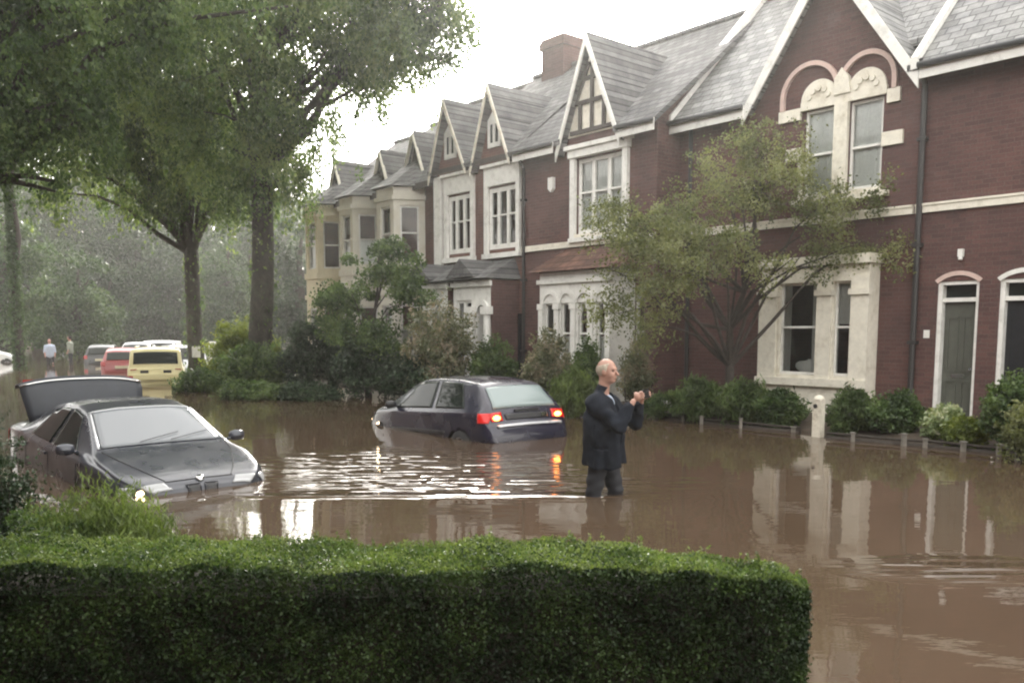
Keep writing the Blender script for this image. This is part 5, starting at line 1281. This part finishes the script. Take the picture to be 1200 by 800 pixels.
shr(1108, 1160, 492, 12.4, 'low yellow green plant between the two doors', 'lf_yellow', 2600, .055, name='low_plant', cat='plant')
shr(1156, 1216, 440, 11.9, 'tall leafy bush cut off by the right edge', 'lf_shrub', 8000, .06)
shr(1176, 1250, 468, 11.0, 'pale green bush low in the right corner of the bed', 'lf_acer', 5200, .05)
shr(240, 322, 372, 27.0, 'yellow green bush at the foot of the thick straight trunk', 'lf_yellow', 6500, .10)
shr(262, 345, 402, 24.6, 'dark bush right in front of the thick straight trunk', 'lf_shrub', 7500, .095)
shr(335, 420, 376, 24.0, 'large dark bush left of the small dense tree', 'lf_dark', 9000, .09)
shr(385, 480, 402, 22.0, 'dark bush beneath the small dense tree', 'lf_dark', 7500, .085)
shr(452, 540, 418, 20.6, 'low dark bush behind the hatchback bonnet', 'lf_dark', 5500, .08)
shr(205, 262, 432, 24.0, 'low green plants standing in the water right of the yellow car', 'lf_shrub', 3400, .08, base_z=-.1, name='low_plant', cat='plant')
shr(255, 340, 448, 21.5, 'spreading low greenery at the water edge below the two big trunks', 'lf_shrub', 5200, .075, base_z=-.1, name='low_plant', cat='plant')
shr(325, 400, 450, 21.2, 'low dark greenery at the water edge left of the hatchback', 'lf_dark', 3600, .07, base_z=-.1, name='low_plant', cat='plant')
# near shrubs behind the hedge on the left
shr(20, 185, 568, 5.35, 'soft bright green grassy shrub behind the left part of the clipped hedge', 'lf_grass', 52000, .055, base_z=-.25, aspect=.16, axw=.55, ncl=240, rc=.17)
shr(-60, 105, 592, 5.05, 'darker small leaved shrub in front of the bright grassy one', 'lf_shrub', 13000, .026, base_z=-.25, ncl=90, rc=.10)
shr(-70, 34, 486, 5.9, 'dark twiggy bush at the left edge beside the grey saloon', 'lf_dark', 2600, .03, base_z=-.2, ncl=50, stems=26, rc=.12, stem_r=.009)

# ------------------------------------------------------------------ clipped hedge in the foreground
def hedge():
    zt = .648
    o = empty('clipped_hedge', (-1.5, 4.3, -.45), 0, 'thick clipped box hedge with a bright top running across the foreground', 'hedge')
    xe = 1.375
    def back(x): t = np.clip((x+.55)/(xe+.55), 0, 1); return 4.235-.30*t**2.4
    def front(x): t = np.clip((x-1.1)/(xe-1.1), 0, 1); return 3.70+.02*np.sin(2*x)+.13*t**2.2
    def top(x, y): return zt+.012*np.sin(2.3*x)+.01*np.sin(5.1*x+1.3)+.008*np.sin(9*x+7*y)+.01*np.sin(17*x-5*y)-.085*np.clip((x-.05)/1.28, 0, 1)**1.7-.05*np.clip((x-1.15)/.185, 0, 1)**2
    x0 = -4.6
    xs = np.linspace(x0, xe-.10, 60); ins = .05
    poly = [(x, float(front(x))+ins) for x in xs]+[(x, float(back(x))-ins) for x in xs[::-1]]
    mb = MB((-1.5, 4.3, -.45)); mb.plan(poly, -.46, zt-.14); mb.build('added_core', M['bark2'], o)  # solid dark mass added inside the leaves to block light
    def rnd(n): return rng.random(n)
    n = 70000; X = x0+(xe-x0)*rnd(n); Y = front(X)+(back(X)-front(X))*rnd(n); Z = top(X, Y)-.05*rnd(n)**2+.012*rng.normal(size=n)
    e = np.minimum(Y-front(X), back(X)-Y); Z -= .035*np.exp(-(e/.03)**2)
    V, Q = leaves(np.stack([X, Y, Z], 1), .017, (0, 0, 1), .25, .62, (0, 0, 1), .35)
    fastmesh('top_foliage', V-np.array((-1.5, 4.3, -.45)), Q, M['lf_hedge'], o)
    ns = 420; xs_ = x0+(xe-x0)*rnd(ns); ys_ = front(xs_)+(back(xs_)-front(xs_))*rnd(ns); k = rng.integers(0, ns, 6500); t = rnd(6500); hh = (.02+.055*rnd(ns)**2)[k]*t
    P_ = np.stack([xs_[k]+.25*hh*np.sin(k*1.7), ys_[k]+.25*hh*np.cos(k*2.3), top(xs_[k], ys_[k])+hh], 1)+.006*rng.normal(size=(6500, 3))
    V, Q = leaves(P_, .017, (0, 0, 1), .3, .55); fastmesh('stray_shoots', V-np.array((-1.5, 4.3, -.45)), Q, M['lf_shoot'], o)
    n = 40000; X = x0+(xe-x0)*rnd(n); Y = front(X)+(back(X)-front(X))*rnd(n); Z = top(X, Y)+.018*rnd(n)
    V, Q = leaves(np.stack([X, Y, Z], 1), .015, (0, 0, 1), .5, .5)
    fastmesh('new_shoots', V-np.array((-1.5, 4.3, -.45)), Q, M['lf_shoot'], o)
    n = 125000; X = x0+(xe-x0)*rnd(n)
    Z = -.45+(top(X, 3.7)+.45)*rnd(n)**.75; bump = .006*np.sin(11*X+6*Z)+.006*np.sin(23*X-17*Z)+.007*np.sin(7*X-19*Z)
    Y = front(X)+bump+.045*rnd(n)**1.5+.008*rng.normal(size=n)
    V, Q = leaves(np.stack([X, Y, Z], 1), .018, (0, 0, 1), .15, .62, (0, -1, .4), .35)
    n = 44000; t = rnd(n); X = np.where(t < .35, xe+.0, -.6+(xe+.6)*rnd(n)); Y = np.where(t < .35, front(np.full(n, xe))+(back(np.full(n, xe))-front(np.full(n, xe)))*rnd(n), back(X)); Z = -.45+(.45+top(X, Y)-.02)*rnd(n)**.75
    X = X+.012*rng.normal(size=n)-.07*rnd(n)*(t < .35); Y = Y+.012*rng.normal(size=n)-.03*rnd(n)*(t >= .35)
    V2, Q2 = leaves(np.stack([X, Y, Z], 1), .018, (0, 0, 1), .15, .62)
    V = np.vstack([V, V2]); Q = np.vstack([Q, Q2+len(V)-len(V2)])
    fastmesh('side_foliage', V-np.array((-1.5, 4.3, -.45)), Q, M['lf_hedge_shaded'], o)
hedge()

# ------------------------------------------------------------------ small garden things
def low_fence(label, pts, posts, group='low garden fences'):
    o = empty('low_fence', (pts[0][0], pts[0][1], -.05), 0, label, 'fence', group); off = (pts[0][0], pts[0][1], -.05)
    mb = MB(off); mb.tube([(p[0], p[1], .085+.012*math.sin(i*2.3)) for i, p in enumerate(pts)], .022, 6); mb.build('rail', M['bark2'], o, True)
    mb = MB(off); mb.tube([(p[0], p[1], .0) for p in pts], .05, 6); mb.build('edging', M['bark2'], o, True)
    for i, (x, d, h_) in enumerate(posts):
        X = (x-600)/1000*d; mb = MB(off); w = .022+.008*(i % 2); h_ = h_*.8
        mb.plan([(X-w, d-.11), (X+w, d-.11), (X+w, d-.05), (X-w, d-.05)], -.3, h_); mb.plan([(X-w*1.3, d-.125), (X+w*1.3, d-.125), (X+w*1.3, d-.035), (X-w*1.3, d-.035)], h_+.001, h_+.018); mb.build('post', M['stub'], o)
low_fence('low dark rail on pale stub posts, left of the pale post', [px(x, 400, d)[:2] for x, d in ((772, 16.9), (800, 16.1), (835, 15.6), (868, 15.1), (905, 14.6), (940, 14.3))], [(800, 16.1, .17), (822, 15.7, .16), (868, 15.05, .20), (930, 14.4, .1)])
low_fence('low dark rail on pale stub posts, right of the pale post', [px(x, 400, d)[:2] for x, d in ((972, 13.5), (1000, 13.2), (1060, 12.75), (1100, 12.4), (1150, 11.95), (1215, 11.4))], [(1000, 13.2, .16), (1060, 12.7, .21), (1085, 12.5, .15), (1130, 12.1, .16), (1172, 11.7, .18), (1195, 11.5, .14)])
b = px(961, 512, 13.72); off = (b[0], b[1], -.3)
o = empty('gate_post', off, ROTF, 'pale painted post with a rounded head and one dark hole, before the stone bay', 'post')
mb = MB(); mb.plan([(-.07, -.07), (.07, -.07), (.07, .07), (-.07, .07)], 0, .90); mb.build('shaft', M['post'], o)
mb = MB(); G = []
for i in range(9):
    a = math.pi/2*i/8; G.append([(.088*math.cos(a)*math.cos(t), .088*math.cos(a)*math.sin(t), .902+.075*math.sin(a)) for t in np.linspace(0, 2*math.pi, 17)])
mb.grid(G); mb.build('cap', M['post'], o, True)
mb = MB(); mb.tube([(-.02, -.072, .80), (-.02, -.0725-.006, .80)], .036, 12); mb.build('latch_hole', M['plastic'], o)
b = px(781, 471, 16.5); o = empty('planter', (b[0], b[1], .14), ROTF, 'small white trough showing above the low bush at the left end of the bed', 'planter')
mb = MB(); mb.prism([(-.13, 0), (.13, 0), (.16, .19), (-.16, .19)], -.08, .08); mb.build('trough', M['white'], o)
mb = MB(); mb.box(-.17, .17, -.095, .095, .192, .225); mb.build('rim', M['white'], o)
for i, (x, d) in enumerate(((251, 31), (263, 29.5))):
    b = px(x, 400, d); o = empty('gate_pillar', (b[0], b[1], -.45), ROTF, ('white gate pillar further from the thick trunk, one of two by the yellow green bush', 'white gate pillar nearer the thick trunk, one of two by the yellow green bush')[i], 'pillar', 'white gate pillars under the street trees')
    mb = MB(); mb.box(-.13, .13, -.13, .13, 0, 1.58); mb.build('shaft', M['white'], o)
    mb = MB(); mb.box(-.18, .18, -.18, .18, 1.582, 1.66); mb.prism([(-.15, 1.662), (.15, 1.662), (0, 1.78)], -.15, .15); mb.build('cap', M['white'], o)
b = px(232, 412, 29.5); mb = MB(); rbox(mb, 0, 0, 0, .01, .14, .19, .02)
o = mb.build('notice', M['white']); o.location = tuple(b+np.array((.02, -.14, 0))); o.rotation_euler = (0, 0, R(90)); tag(o, 'small white notice fixed to the forking street tree trunk', 'notice')

# ------------------------------------------------------------------ damp air
mb = MB(); mb.box(-520, 520, -520, 720, -1.6, 34)
hz = mb.build('haze', M['white']); hz['kind'] = 'stuff'; hz.data.materials.clear()
m, nt, out = mat('damp_air'); v = nd(nt, 'ShaderNodeVolumePrincipled', {'Color': (.92, .91, .87, 1), 'Density': HAZE if 'HAZE' in globals() else .0012, 'Anisotropy': .72}); nt.links.new(v.outputs[0], out.inputs['Volume'])
hz.data.materials.append(m)

# ------------------------------------------------------------------ sky, sun, camera
W = bpy.data.worlds.new('World'); S.world = W; W.use_nodes = True
nt = W.node_tree; nt.nodes.clear()
SUN_EL, SUN_AZ = 24, 1
sk = nt.nodes.new('ShaderNodeTexSky'); sk.sky_type = 'NISHITA'; sk.sun_disc = False; sk.sun_elevation = R(SUN_EL); sk.sun_rotation = R(SUN_AZ); sk.dust_density = 6; sk.air_density = 1.2; sk.ozone_density = 1
hs = nd(nt, 'ShaderNodeHueSaturation', {'Saturation': .22, 'Value': 1.0, 'Color': sk.outputs[0]})
tc = nd(nt, 'ShaderNodeTexCoord'); cn = nd(nt, 'ShaderNodeTexNoise', {'Vector': tc.outputs['Generated'], 'Scale': 3.0, 'Detail': 5})
cr = ramp(nt, cn.outputs['Fac'], [(.3, (.8, .82, .85)), (.7, (1.15, 1.14, 1.12))])
ov = mixc(nt, .55, hs.outputs[0], (7.5, 7.2, 6.7))        # veil of bright cloud over the sky
mx = mixc(nt, 1.0, ov, cr, 'MULTIPLY')
bg = nd(nt, 'ShaderNodeBackground', {'Color': mx, 'Strength': .15}); wo = nt.nodes.new('ShaderNodeOutputWorld'); nt.links.new(bg.outputs[0], wo.inputs[0])
sl_ = bpy.data.lights.new('sun', 'SUN'); sl_.energy = 1.4; sl_.angle = R(14); sl_.color = (1, .95, .88)
so = link(bpy.data.objects.new('sun', sl_)); so.rotation_euler = (R(SUN_EL-90), 0, R(-SUN_AZ))
cd = bpy.data.cameras.new('camera'); cam = link(bpy.data.objects.new('camera', cd)); cam.location = (0, 0, CAM_H); cam.rotation_euler = (R(90-6), 0, 0)
cd.sensor_width = 36; cd.lens = 30; cd.shift_y = 93/1200; cd.clip_end = 2500; cd.clip_start = .05
S.camera = cam
S.view_settings.view_transform = 'Standard'; S.view_settings.look = 'None'; S.view_settings.exposure = 1.95; S.view_settings.gamma = 1
cy = S.cycles
S.render.filter_size = 1.9
try:
    cy.pixel_filter_type = 'BLACKMAN_HARRIS'; cy.filter_width = 2.1
    cy.max_bounces = 8; cy.diffuse_bounces = 3; cy.glossy_bounces = 4; cy.transparent_max_bounces = 12; cy.volume_bounces = 1; cy.caustics_reflective = False; cy.caustics_refractive = False
    cy.use_denoising = True
except Exception as ex: print(ex)
